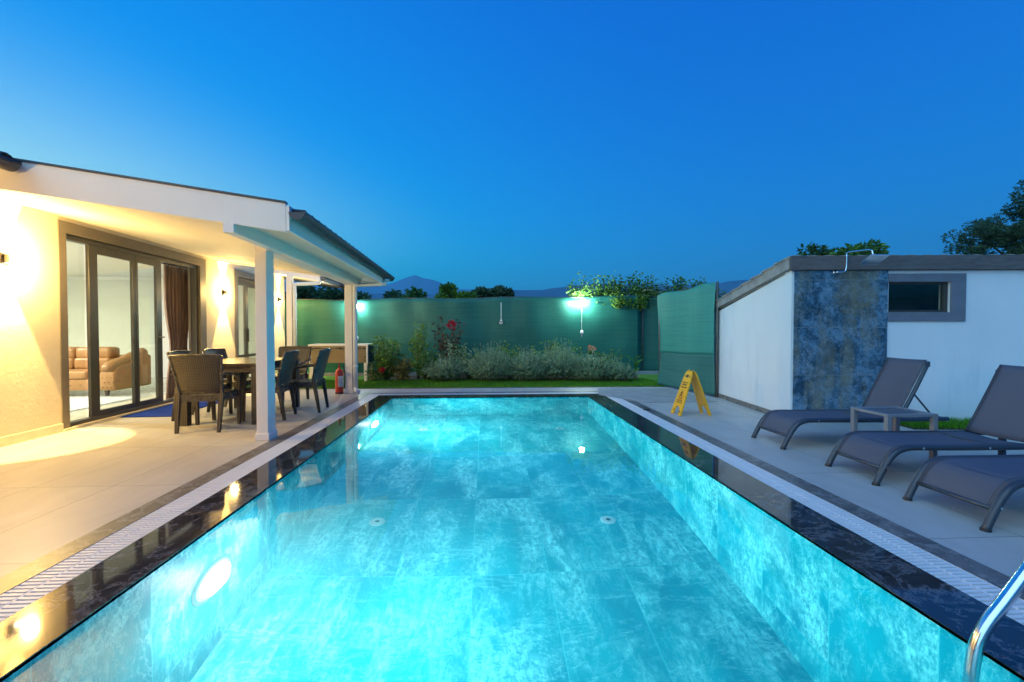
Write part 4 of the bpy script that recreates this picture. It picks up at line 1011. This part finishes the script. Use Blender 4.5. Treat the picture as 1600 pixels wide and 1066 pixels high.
# net gate panel standing nearer, from the fence to the shed
gx0, gy0, gx1, gy1 = 3.72, 9.71, 4.10, 7.95
t_ = thing('net_gate', 'pale green net screen standing between the fence and the white outbuilding', 'screen', (gx0, gy0, 0), atan2(gy1 - gy0, gx1 - gx0))
GL = math.hypot(gx1 - gx0, gy1 - gy0)
def gfn(za, zb, off):
    def fn(u, v):
        x = u * GL; top = 1.97 + .09 * u + .02 * sin(u * 9)
        f = za + (zb - za) * v
        return (x + .02 * sin(f * 5) * (1 - u) ** 4, off + .02 * sin(u * 11 + f * 2) + .025 * sin(f * 4 + u * 2), .03 + f * (top - .03))
    return fn
m = MB(); m.grid(gfn(.36, 1, 0), 40, 22); m.build('net_screen', 'gate_net', t_, smooth=True, solid=.003)
m = MB(); m.grid(gfn(0, .37, .004), 40, 12); m.build('lower_screen', 'gate_net_low', t_, smooth=True, solid=.003)
for x in (.02, GL): MB().tube([(x, .04, 0), (x, .04, 2.0 + .08 * x / GL)], .022, 8).build('post', 'net_post', t_, smooth=True)
m = MB(); m.tube([(0, .04, 1.97), (GL, .04, 2.06)], .012, 6); m.build('top_wire', 'net_post', t_)
m = MB(); m.tube(smooth_path([(-.9, .2, 2.05), (-.6, .0, 2.12), (-.2, -.05, 2.10), (.1, .04, 2.0)], 6), .008, 6); m.build('loose_wire', 'net_post', t_)

# fence lamps
def fence_lamp(x, z, label, p):
    t_ = thing('fence_lamp', label, 'lamp', (x, FY - .10, z), 0, 'white lamps hung on the net fence')
    MB().lathe([(.012, -.06), (.05, -.045), (.075, 0), (.06, .05), (.02, .07)], (0, -.10, 0), 18).build('bulb', p, t_, smooth=True)
    m = MB(); m.lathe([(.03, -.11), (.035, -.06), (.02, -.055)], (0, -.10, 0), 14); m.tube([(0, -.10, -.10), (0, -.02, -.14), (0, .06, -.14)], .010, 8); m.build('bracket', 'white_plastic', t_, smooth=True)
    MB().tube([(0, .02, -.14), (.003, .02, -.5), (0, .01, -.80)], .005, 6).build('cable', 'white_plastic', t_)
    m = MB(); m.lathe([(.045, -.07), (.05, -.03), (.035, .03), (.012, .04)], (0, -.01, -.82), 14); m.tube([(0, -.01, -.89), (0, -.01, -.97)], .012, 6); m.build('junction_box', 'white_plastic', t_, smooth=True)
fence_lamp(2.62, 2.0, 'lit white lamp on the net fence in front of the vine', 'bulb_cold')
fence_lamp(-3.46, 1.84, 'lit white lamp on the net fence behind the far pillar', 'bulb_dim')
t_ = thing('hanging_bulb', 'unlit white bulb hanging from a cord on the net fence', 'bulb', (.40, FY - .11, 1.95))
MB().tube([(0, .03, .02), (0, -.01, -.1), (0, 0, -.46)], .009, 8).build('cord', 'white_plastic', t_)
MB().lathe([(.012, -.58), (.045, -.555), (.05, -.53), (.03, -.49), (.02, -.45)], seg=14).build('bulb', 'white_plastic', t_, smooth=True)
MB().lathe([(.056, -.515), (.062, -.505), (.05, -.49)], seg=14).build('collar', 'leather_dark', t_)

# ------------------------------------------------------------------ lawn, beds, plants
structure(pydata('lawn', [(-14, DY1 + .001, -.02), (9.5, DY1 + .001, -.02), (9.5, 13.5, -.02), (-14, 13.5, -.02)], [(0, 1, 2, 3)], 'lawn_soil'))
structure(pydata('planting_bed', [(-3.0, 10.95, -.012), (3.6, 10.55, -.012), (4.2, 12.4, -.012), (-3.2, 12.4, -.012)], [(0, 1, 2, 3)], 'soil'))
m = MB(); m.box(-6, DY1 - .0, -.05, 3.6, DY1 + .025, .012); structure(m.build('lawn_edging', 'strip_stone'))
def blades(name, region, n, hmin, hmax, mat, kind=True, z=-.02, excl=None):
    V, Fc = [], []
    for _ in range(n):
        x, y = random.uniform(region[0], region[2]), random.uniform(region[1], region[3])
        if excl and excl(x, y): continue
        h = random.uniform(hmin, hmax); a = random.uniform(0, 2 * pi); w_ = random.uniform(.003, .006)
        lx, ly = random.gauss(0, .4) * h, random.gauss(0, .4) * h
        i = len(V); V += [(x - w_ * cos(a), y - w_ * sin(a), z), (x + w_ * cos(a), y + w_ * sin(a), z), (x + lx * .5 + w_ * .6 * cos(a), y + ly * .5 + w_ * .6 * sin(a), z + h * .6), (x + lx, y + ly, z + h)]
        Fc += [(i, i + 1, i + 2), (i, i + 2, i + 3)]
    o = pydata(name, V, Fc, mat)
    if kind: tag(o, kind='stuff')
    return o
g1 = blades('lawn_grass', (-5.5, DY1 + .03, 4.0, 11.2), 60000, .025, .06, 'grass_blade'); tag(g1, 'short green lawn between the deck and the shrubs', 'grass')
shg = [SM @ Vector((x, -.35, 0)) for x in (1.3, 5)]
# strip of grass along the foot of the outbuilding
so = MB(); so.prism([(1.25, -.42), (5.2, -.42), (5.2, -.002), (1.25, -.002)], .0, .010, 'z'); so = structure(so.build('grass_strip', 'soil')); so.matrix_world = SM
V, Fc = [], []
for _ in range(9000):
    x, y = random.uniform(1.27, 4.2), random.uniform(-.41, -.01); h = random.uniform(.03, .11); a = random.uniform(0, 6.3); w_ = .004
    lx, ly = random.gauss(0, .35) * h, random.gauss(0, .35) * h; i = len(V)
    V += [(x - w_ * cos(a), y - w_ * sin(a), .01), (x + w_ * cos(a), y + w_ * sin(a), .01), (x + lx, y + ly, h)]; Fc.append((i, i + 1, i + 2))
o = pydata('verge_grass', V, Fc, 'grass_blade'); o.matrix_world = SM; tag(o, 'longer grass strip at the foot of the white outbuilding', 'grass', kind='stuff')

def leaves(n, centers, size, flat=.5, aspect=2.0, seedv=0, droop=0):
    """leaf quads (rhombs) scattered in clusters: centers = [(x,y,z,r)]"""
    rnd = random.Random(seedv); V, Fc = [], []
    wts = [c[3] ** 2 for c in centers]
    for c in rnd.choices(centers, wts, k=n):
        while True:
            d = Vector((rnd.uniform(-1, 1), rnd.uniform(-1, 1), rnd.uniform(-1, 1)))
            if .05 < d.length <= 1: break
        d = d.normalized() * d.length ** .45
        p = Vector(c[:3]) + Vector((d.x * c[3], d.y * c[3], d.z * c[3] * (c[4] if len(c) > 4 else .8)))
        ax = Vector((rnd.gauss(d.x, .7), rnd.gauss(d.y, .7), rnd.gauss(d.z * .4 - droop, .5))).normalized()
        sd = ax.cross(Vector((rnd.gauss(0, 1), rnd.gauss(0, 1), rnd.gauss(0, 1)))).normalized()
        s = size * rnd.uniform(.6, 1.3); w_ = s / aspect; i = len(V)
        up = ax.cross(sd) * s * .12
        V += [p, p + ax * s * .5 + sd * w_ * .5 + up, p + ax * s, p + ax * s * .5 - sd * w_ * .5 + up]; Fc.append((i, i + 1, i + 2, i + 3))
    return V, Fc
def tree(name, label, cat, x, y, z0, trunk_h, crown, n, size, mat, group=None, trunk_r=.12, spread=None, seedv=1, trunk_mat='bark', aspect=2.0):
    """crown: list of clusters relative to the tree base"""
    t_ = thing(name, label, cat, (x, y, z0), 0, group)
    rnd = random.Random(seedv)
    V, Fc = leaves(n, crown, size, seedv=seedv, aspect=aspect); pydata('crown', V, Fc, mat, t_)
    m = MB(); m.tube(smooth_path([(0, 0, 0), (.1 * trunk_r, .2 * trunk_r, trunk_h * .5), (0, 0, trunk_h)], 4), [trunk_r * (1 - .45 * k / 8) for k in range(9)], 8)
    for c in crown[:14]:
        s_ = Vector((0, 0, trunk_h * rnd.uniform(.6, .98))); e = Vector(c[:3]); mid = (s_ + e) * .5 + Vector((0, 0, -.1 * (e - s_).length))
        q = smooth_path([s_, mid, e], 3); m.tube(q, [trunk_r * .42 * (1 - .75 * k / (len(q) - 1)) for k in range(len(q))], 6)
    m.build('trunk', trunk_mat, t_, smooth=True); return t_
def blob(rx, ry, rz_, zc, n, r, seedv):
    rnd = random.Random(seedv); out = []
    for _ in range(n):
        d = Vector((rnd.gauss(0, 1), rnd.gauss(0, 1), rnd.gauss(0, 1))).normalized() * rnd.uniform(.35, 1) ** .6
        out.append((d.x * rx, d.y * ry, zc + d.z * rz_, r * rnd.uniform(.65, 1.25)))
    return out
# trees beyond the fence, seen under and beside the terrace roof
def far_bush(px, top, wpx, Y, n, size, mat, label, seedv, name='tree', cat='tree', group='trees beyond the fence', low=.25):
    X = (px - 760) / F_PX * Y; zt_ = 1.2 + (517 - top + 5) / F_PX * Y; rx = wpx / 2 / F_PX * Y
    hgt = zt_; rz_ = min(hgt * .42, rx * 1.2); tree(name, label, cat, X, Y, -.06, max(.4, hgt - 2 * rz_ + .3), blob(rx * .85, rx * .8, rz_ * .82, hgt - rz_, 22, rx * .30, seedv), n, size, mat, group, .07 * hgt / 3, seedv=seedv)
far_bush(478, 447, 46, 17, 1700, .19, 'leaf_dark', 'dark bushy tree just past the end of the villa roof', 11)
far_bush(527, 441, 64, 19, 2200, .2, 'leaf_dark', 'dark pointed tree seen between the two terrace pillars', 12)
far_bush(566, 454, 44, 21, 1500, .2, 'leaf_dark', 'low dark tree beside the terrace downpipe', 13)
far_bush(648, 453, 40, 26, 1500, .24, 'leaf_mid', 'mid green bush below the mountain peak', 14)
far_bush(620, 457, 46, 30, 1500, .26, 'leaf_dark', 'dark low bush at the foot of the mountain', 15)
far_bush(702, 447, 40, 22, 1800, .2, 'leaf_bright', 'bright yellow green bush hiding the far house', 16)
far_bush(731, 451, 40, 22, 1700, .2, 'leaf_bright', 'bright yellow green bush next to the round trees', 17)
far_bush(757, 446, 38, 28, 2600, .24, 'leaf_pine', 'round grey green tree, smaller of the pair above the fence', 18)
far_bush(784, 445, 44, 28, 2800, .24, 'leaf_pine', 'round grey green tree, bigger of the pair above the fence', 19)
far_bush(1348, 373, 60, 12.5, 1100, .17, 'leaf_mid', 'spiky green tree rising behind the outbuilding roof', 20)
far_bush(1290, 379, 54, 13.0, 900, .17, 'leaf_dark', 'dark green tree behind the outbuilding roof near its verge', 21)
far_bush(1388, 372, 36, 12.8, 700, .17, 'leaf_mid', 'small leafy treetop behind the shower head', 22)
# the far house
X = -2.9; Y = 55
t_ = thing('far_house', 'distant small house with a dark hipped roof beyond the fence', 'house', (-5.4, 70, -.06), .2)
m = MB(); m.box(-2.6, -2, 0, 2.6, 2, 5.2); m.build('wall', 'far_wall', t_)
m = MB(); m.hexa([(-3.3, -2.6, 5.2), (3.3, -2.6, 5.2), (3.3, 2.6, 5.2), (-3.3, 2.6, 5.2)], [(-1, -.1, 6.6), (1, -.1, 6.6), (1, .1, 6.6), (-1, .1, 6.6)]); m.build('roof', 'far_roof', t_)
for x in (-1.3, .9):
    m = MB(); m.box(x, -2.03, 2.9, x + .9, -1.99, 4.2); m.build('window', 'frame_metal', t_)
# tall tree at the edge of the picture behind the outbuilding
cl = [(-2.9, 0, 6.1, 1.15), (-2.2, .3, 6.6, 1.1), (-1.3, 0, 6.2, 1.2), (-3.3, .2, 5.6, .8), (-.4, 0, 6.1, 1.3), (-.3, .2, 7.7, 1.05), (.5, 0, 8.5, 1.2), (1.0, .2, 7.4, 1.4), (.9, .3, 9.6, 1.0), (1.7, 0, 9.2, 1.3), (2.4, 0, 8.2, 1.5), (1.7, .3, 6.4, 1.5), (.5, 0, 6.8, 1.2), (2.9, 0, 6.8, 1.4), (-2.4, .5, 5.2, .9), (-1.4, -.4, 5.2, 1.0), (3.2, .2, 9.4, 1.2), (.2, 0, 5.3, 1.1), (1.6, .2, 5.2, 1.2), (2.8, 0, 5.4, 1.1), (1.8, .2, 10.3, .9)]
sub = []; rr = random.Random(5)
for c in cl:
    for k in range(10):
        d = Vector((rr.gauss(0, 1), rr.gauss(0, 1), rr.gauss(0, 1))).normalized() * rr.uniform(.3, .95)
        sub.append((c[0] + d.x * c[3], c[1] + d.y * c[3], c[2] + d.z * c[3] * .7, c[3] * rr.uniform(.22, .42), .75))
t_ = thing('pine_tree', 'tall dark spreading tree rising behind the outbuilding at the picture edge', 'tree', (28.1, 22, -.06))
V, Fc = leaves(34000, sub, .15, seedv=31, aspect=2.4); pydata('crown', V, Fc, 'leaf_pine', t_)
m = MB(); m.tube(smooth_path([(.9, 0, 0), (.7, .1, 2.5), (.3, 0, 4.6), (.5, 0, 6.5), (.8, 0, 8.4)], 4), [.32 - .015 * k for k in range(17)], 10)
for c in cl: q = smooth_path([(.4, 0, 4.0 + .3 * rr.random()), ((c[0] + .4) * .5, c[1] * .5, (c[2] + 4.2) * .5 - .2), c[:3]], 4); m.tube(q, [.12 * (1 - .8 * k / (len(q) - 1)) for k in range(len(q))], 6)
m.build('trunk', 'bark', t_, smooth=True)
# vine climbing over the net
t_ = thing('climbing_vine', 'leafy green vine spilling over the top of the net fence by the lamp', 'vine', (4.2, FY + .18, 1.9))
rr = random.Random(9); cen = []; stems = MB()
for k in range(150):
    x = rr.uniform(-1.75, 2.35); hgt = (.25 + .50 * rr.random() ** 1.5) * (1.15 if -1.4 < x < 1.6 else .8); lean = rr.gauss(0, .12)
    path = smooth_path([(x, .05, -.2), (x + lean * .4, .03, hgt * .5), (x + lean, rr.uniform(-.05, .1), hgt)], 4); stems.tube(path, [.006 - .0005 * i for i in range(len(path))], 5)
    for p in path[2:]: cen.append((p.x, p.y, p.z, .10 + .05 * rr.random(), 1))
for k in range(110): x = rr.uniform(-1.8, 2.2); cen.append((x, rr.uniform(-.1, .15), rr.uniform(.08, .36), .16, .8))
V, Fc = leaves(9500, cen, .085, seedv=33, aspect=1.6); pydata('foliage', V, Fc, 'leaf_mid', t_)
V, Fc = leaves(520, [(-.75 + .9 * rr.random(), -.20, .2 - .16 * rr.random(), .13, 1) for _ in range(16)] + [(-.25, -.24, -.02, .09, 1.5)], .09, seedv=34, aspect=1.6); pydata('hanging_leaves', V, Fc, 'leaf_bright', t_)
stems.build('stems', 'twig', t_, smooth=True)

# rosemary-like mounds: arching grey green sprays
def spray_shrub(name, label, x, y, w_, h_, n, mat, seedv, group, cat='shrub', lean=0):
    rnd = random.Random(seedv); t_ = thing(name, label, cat, (x, y, -.02), 0, group); V, Fc = [], []; st = MB()
    for k in range(int(n * 1.35)):
        a = rnd.uniform(0, 2 * pi); rad = rnd.random() ** .5; bx, by = cos(a) * rad * w_ * .30, sin(a) * rad * w_ * .26
        tip = Vector((cos(a) * rad * w_ * rnd.uniform(.35, .62) + lean * .1, sin(a) * rad * w_ * .42, h_ * (1.0 - .5 * rad ** 2) * (rnd.uniform(.5, 1.05) if rnd.random() < .9 else rnd.uniform(1.05, 1.35))))
        p0 = Vector((bx, by, 0)); mid = (p0 + tip) * .5 + Vector((0, 0, h_ * .16)); q = smooth_path([p0, mid, tip], 4)
        if k % 9 == 0: st.tube(q, .004, 4)
        for i in range(2, len(q)):
            d = (q[i] - q[i - 1]).normalized()
            for _ in range(3):
                sd = d.cross(Vector((rnd.gauss(0, 1), rnd.gauss(0, 1), rnd.gauss(0, 1)))).normalized(); ax = (d * .9 + sd * rnd.uniform(.5, 1)).normalized(); nn = ax.cross(sd).normalized()
                L = rnd.uniform(.035, .075); ww = .006; pp = q[i] + (q[i - 1] - q[i]) * rnd.random(); j = len(V)
                V += [pp, pp + ax * L * .5 + nn * ww, pp + ax * L, pp + ax * L * .5 - nn * ww]; Fc.append((j, j + 1, j + 2, j + 3))
    pydata('foliage', V, Fc, mat, t_); st.build('stems', 'twig', t_); return t_
gr = 'grey green shrubs in the bed along the fence'
spray_shrub('silver_shrub', 'low grey green mound, first of the row beside the rose bushes', -1.0, 11.0, 1.05, .58, 420, 'leaf_grey', 41, gr)
spray_shrub('silver_shrub', 'grey green mound with upright wisps under the hanging bulb', .10, 10.95, 1.35, .82, 560, 'leaf_grey', 42, gr)
spray_shrub('silver_shrub', 'grey green mound in the middle of the bed, between the bulb and the lamp', 1.0, 10.85, 1.15, .70, 500, 'leaf_grey', 43, gr)
spray_shrub('silver_shrub', 'tall feathery grey green mound just before the lit lamp', 1.75, 10.95, 1.3, .84, 580, 'leaf_grey', 44, gr)
spray_shrub('silver_shrub', 'grey green mound in front of the pink canna flower', 2.5, 10.8, 1.15, .64, 480, 'leaf_grey', 45, gr)
spray_shrub('silver_shrub', 'lowest grey green mound, last of the row near the net screen', 3.12, 10.75, .9, .46, 340, 'leaf_grey', 46, gr)
# taller garden plants
def stem_plant(name, label, x, y, h_, w_, nst, nl, size, mat, seedv, flowers=(), cat='bush', group='mixed plants in the bed', fm='rose_petal'):
    rnd = random.Random(seedv); t_ = thing(name, label, cat, (x, y, -.02), 0, group); st = MB(); cen = []
    for k in range(nst):
        a = rnd.uniform(0, 6.28); tx, ty = cos(a) * w_ * rnd.uniform(.2, .5), sin(a) * w_ * rnd.uniform(.1, .4); hh = h_ * rnd.uniform(.55, 1.0)
        q = smooth_path([(tx * .15, ty * .15, 0), (tx * .6, ty * .6, hh * .5), (tx, ty, hh)], 4); st.tube(q, [.010 - .0008 * i for i in range(len(q))], 5)
        for p in q[2:]: cen.append((p.x, p.y, p.z, .06 + .05 * rnd.random(), 1.1))
    V, Fc = leaves(int(nl * 1.7), cen, size, seedv=seedv, aspect=1.7); pydata('foliage', V, Fc, mat, t_); st.build('stems', 'twig', t_, smooth=True)
    for (fx, fy, fz, r_) in flowers:
        V, Fc = leaves(60, [(fx, fy, fz, r_, 1)], r_ * .9, seedv=3, aspect=1.1); pydata('flower', V, Fc, fm, t_)
    return t_
stem_plant('green_bush', 'dense glossy green bush beside the end of the foosball table', -2.42, 11.25, 1.0, .75, 14, 900, .085, 'leaf_mid', 51)
stem_plant('tall_shrub', 'tall thin pale green shrub between the bush and the rose', -1.72, 11.6, 1.42, .55, 7, 420, .075, 'leaf_bright', 52)
stem_plant('rose_bush', 'reddish rose bush with one large red bloom', -1.0, 11.6, 1.60, .75, 9, 560, .075, 'leaf_red', 53, flowers=((.13, -.05, 1.38, .085),))
stem_plant('yellow_shrub', 'low yellow leaved shrub at the foot of the green bush', -2.0, 11.05, .56, .6, 10, 420, .07, 'leaf_yellow', 54)
stem_plant('flowering_shrub', 'low dark shrub with a small dark red bloom by the table leg', -2.62, 11.02, .42, .5, 8, 260, .07, 'leaf_mid', 55, flowers=((.15, -.1, .30, .05),))
stem_plant('leafy_shrub', 'loose green shrub filling in behind the grey mounds', -1.45, 11.25, .80, .75, 12, 520, .08, 'leaf_mid', 56)
stem_plant('pale_shrub', 'pale wispy shrub below the red rose', -.72, 11.3, .92, .6, 9, 340, .06, 'leaf_grey', 57)
for q_, (x_, y_, h__, mt_, lb_) in enumerate((
        (-.42, 11.45, .86, 'leaf_mid', 'loose green shrub rising between the first two grey mounds'),
        (.62, 11.5, .84, 'leaf_bright', 'light green shrub rising just past the grey mound with upright wisps'),
        (1.35, 11.45, .92, 'leaf_mid', 'mid green shrub behind the mounds, halfway between bulb and lit lamp'),
        (2.05, 11.5, .96, 'leaf_bright', 'light green shrub under the lit lamp, behind the tall feathery mound'),
        (3.02, 11.35, .70, 'leaf_mid', 'low green shrub between the pink canna flower and the net screen'))):
    stem_plant('leafy_shrub', lb_, x_, y_, h__, .8, 12, 460, .075, mt_, 70 + q_)
def canna(label, x, y, h_, seedv, flower):
    rnd = random.Random(seedv); t_ = thing('canna_plant', label, 'plant', (x, y, -.02), 0, 'canna plants in the bed')
    st = MB(); st.tube([(0, 0, 0), (.02, 0, h_ * .6), (.03, 0, h_)], .012, 6); st.build('stem', 'leaf_canna', t_)
    for k in range(6):
        a = k * 2.1 + rnd.random(); z_ = h_ * (.25 + .11 * k); L = rnd.uniform(.28, .42); m = MB()
        def fn(u, v): 
            s_ = u * L; wv = .065 * sin(pi * min(1, u * .97 + .02)) ** .7; return (cos(a) * s_ * .75 - sin(a) * (v - .5) * 2 * wv, sin(a) * s_ * .75 + cos(a) * (v - .5) * 2 * wv, z_ + s_ * .75 - u * u * L * .35 + abs(v - .5) * .03)
        m.grid(fn, 8, 4); m.build('leaf', 'leaf_canna', t_, smooth=True)
    if flower:
        V, Fc = leaves(40, [(.03, -.02, h_ + .03, .06, 1)], .08, seedv=4, aspect=1.3); pydata('flower', V, Fc, 'canna_petal', t_)
canna('canna plant with a pale pink flower rising from the grey mounds', 2.62, 11.4, .72, 61, True)
canna('broad leaved canna plant without flowers by the net screen', 3.72, 11.2, .60, 62, False)
canna('upright green canna shoots behind the mound under the bulb', .25, 11.6, .78, 63, False)

# ------------------------------------------------------------------ mountains
def ridge(name, prof, Y, depth, mat, seedv, amp):
    """a range whose skyline passes through prof (pixel x, pixel y seen from the terrace)"""
    def crest(px):
        for (a, b2), (c, d) in zip(prof, prof[1:]):
            if a <= px <= c: s_ = (px - a) / (c - a); return b2 + (d - b2) * s_
        return prof[-1][1]
    m = MB(); n = 900; p0, p1 = prof[0][0], prof[-1][0]; rows = 12
    G = []
    for i in range(n + 1):
        px = p0 + (p1 - p0) * i / n; X = (px - 760) / F_PX * Y; Zc = (517 - crest(px)) / F_PX * Y
        col_ = []
        for j in range(-rows, rows + 1):
            s_ = j / rows; y = Y + s_ * depth
            f = max(0, 1 - abs(s_)) ** 1.15
            nz = mnoise.fractal(Vector((X / depth * 3.2, y / depth * 3.2, seedv)), 1.0, 2.0, 5)
            col_.append(m.b.verts.new((X, y, -1 + Zc * f * (1 - .30 * abs(nz) * min(1, abs(s_) * 2.5)) + amp * mnoise.noise(Vector((X / depth * 16, s_, seedv))) * (1 - abs(s_)))))
        G.append(col_)
    for a, b2 in zip(G, G[1:]):
        for k in range(2 * rows): m.b.faces.new((a[k], b2[k], b2[k + 1], a[k + 1]))
    structure(m.build(name, mat, smooth=True, recalc=False))
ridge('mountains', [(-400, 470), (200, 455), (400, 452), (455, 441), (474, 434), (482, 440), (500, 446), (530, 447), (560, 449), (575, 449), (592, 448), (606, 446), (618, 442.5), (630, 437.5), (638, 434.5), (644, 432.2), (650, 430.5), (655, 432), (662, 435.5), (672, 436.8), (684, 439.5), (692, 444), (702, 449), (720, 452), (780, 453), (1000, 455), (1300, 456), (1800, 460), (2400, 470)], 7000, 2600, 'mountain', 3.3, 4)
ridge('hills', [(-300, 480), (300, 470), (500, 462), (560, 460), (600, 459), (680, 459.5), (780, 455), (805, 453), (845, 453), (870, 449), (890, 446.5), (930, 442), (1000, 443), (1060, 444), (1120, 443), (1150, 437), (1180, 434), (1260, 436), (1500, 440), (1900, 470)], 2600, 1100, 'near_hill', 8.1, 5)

# ------------------------------------------------------------------ air
t = NT('air'); vol = t.n('ShaderNodeVolumePrincipled', Color=(.30, .75, 1), Density=HAZE, Anisotropy=0.0); t.t.links.new(vol.outputs[0], t.out.inputs['Volume']); M['air'] = t.m
m = MB(); m.box(-8800, -2900, -3, 8800, 11800, 950); hz = m.build('haze', 'air'); tag(hz, kind='stuff')

# ------------------------------------------------------------------ render settings
SC.view_settings.view_transform = 'Standard'; SC.view_settings.look = 'None'; SC.view_settings.exposure = 0; SC.view_settings.gamma = 1
SC.render.engine = 'CYCLES'
cy = SC.cycles
cy.use_denoising = True; cy.max_bounces = 10; cy.diffuse_bounces = 4; cy.glossy_bounces = 5; cy.transmission_bounces = 8; cy.transparent_max_bounces = 12
cy.caustics_reflective = False; cy.caustics_refractive = True; cy.sample_clamp_indirect = 6; cy.sample_clamp_direct = 0; cy.blur_glossy = .3
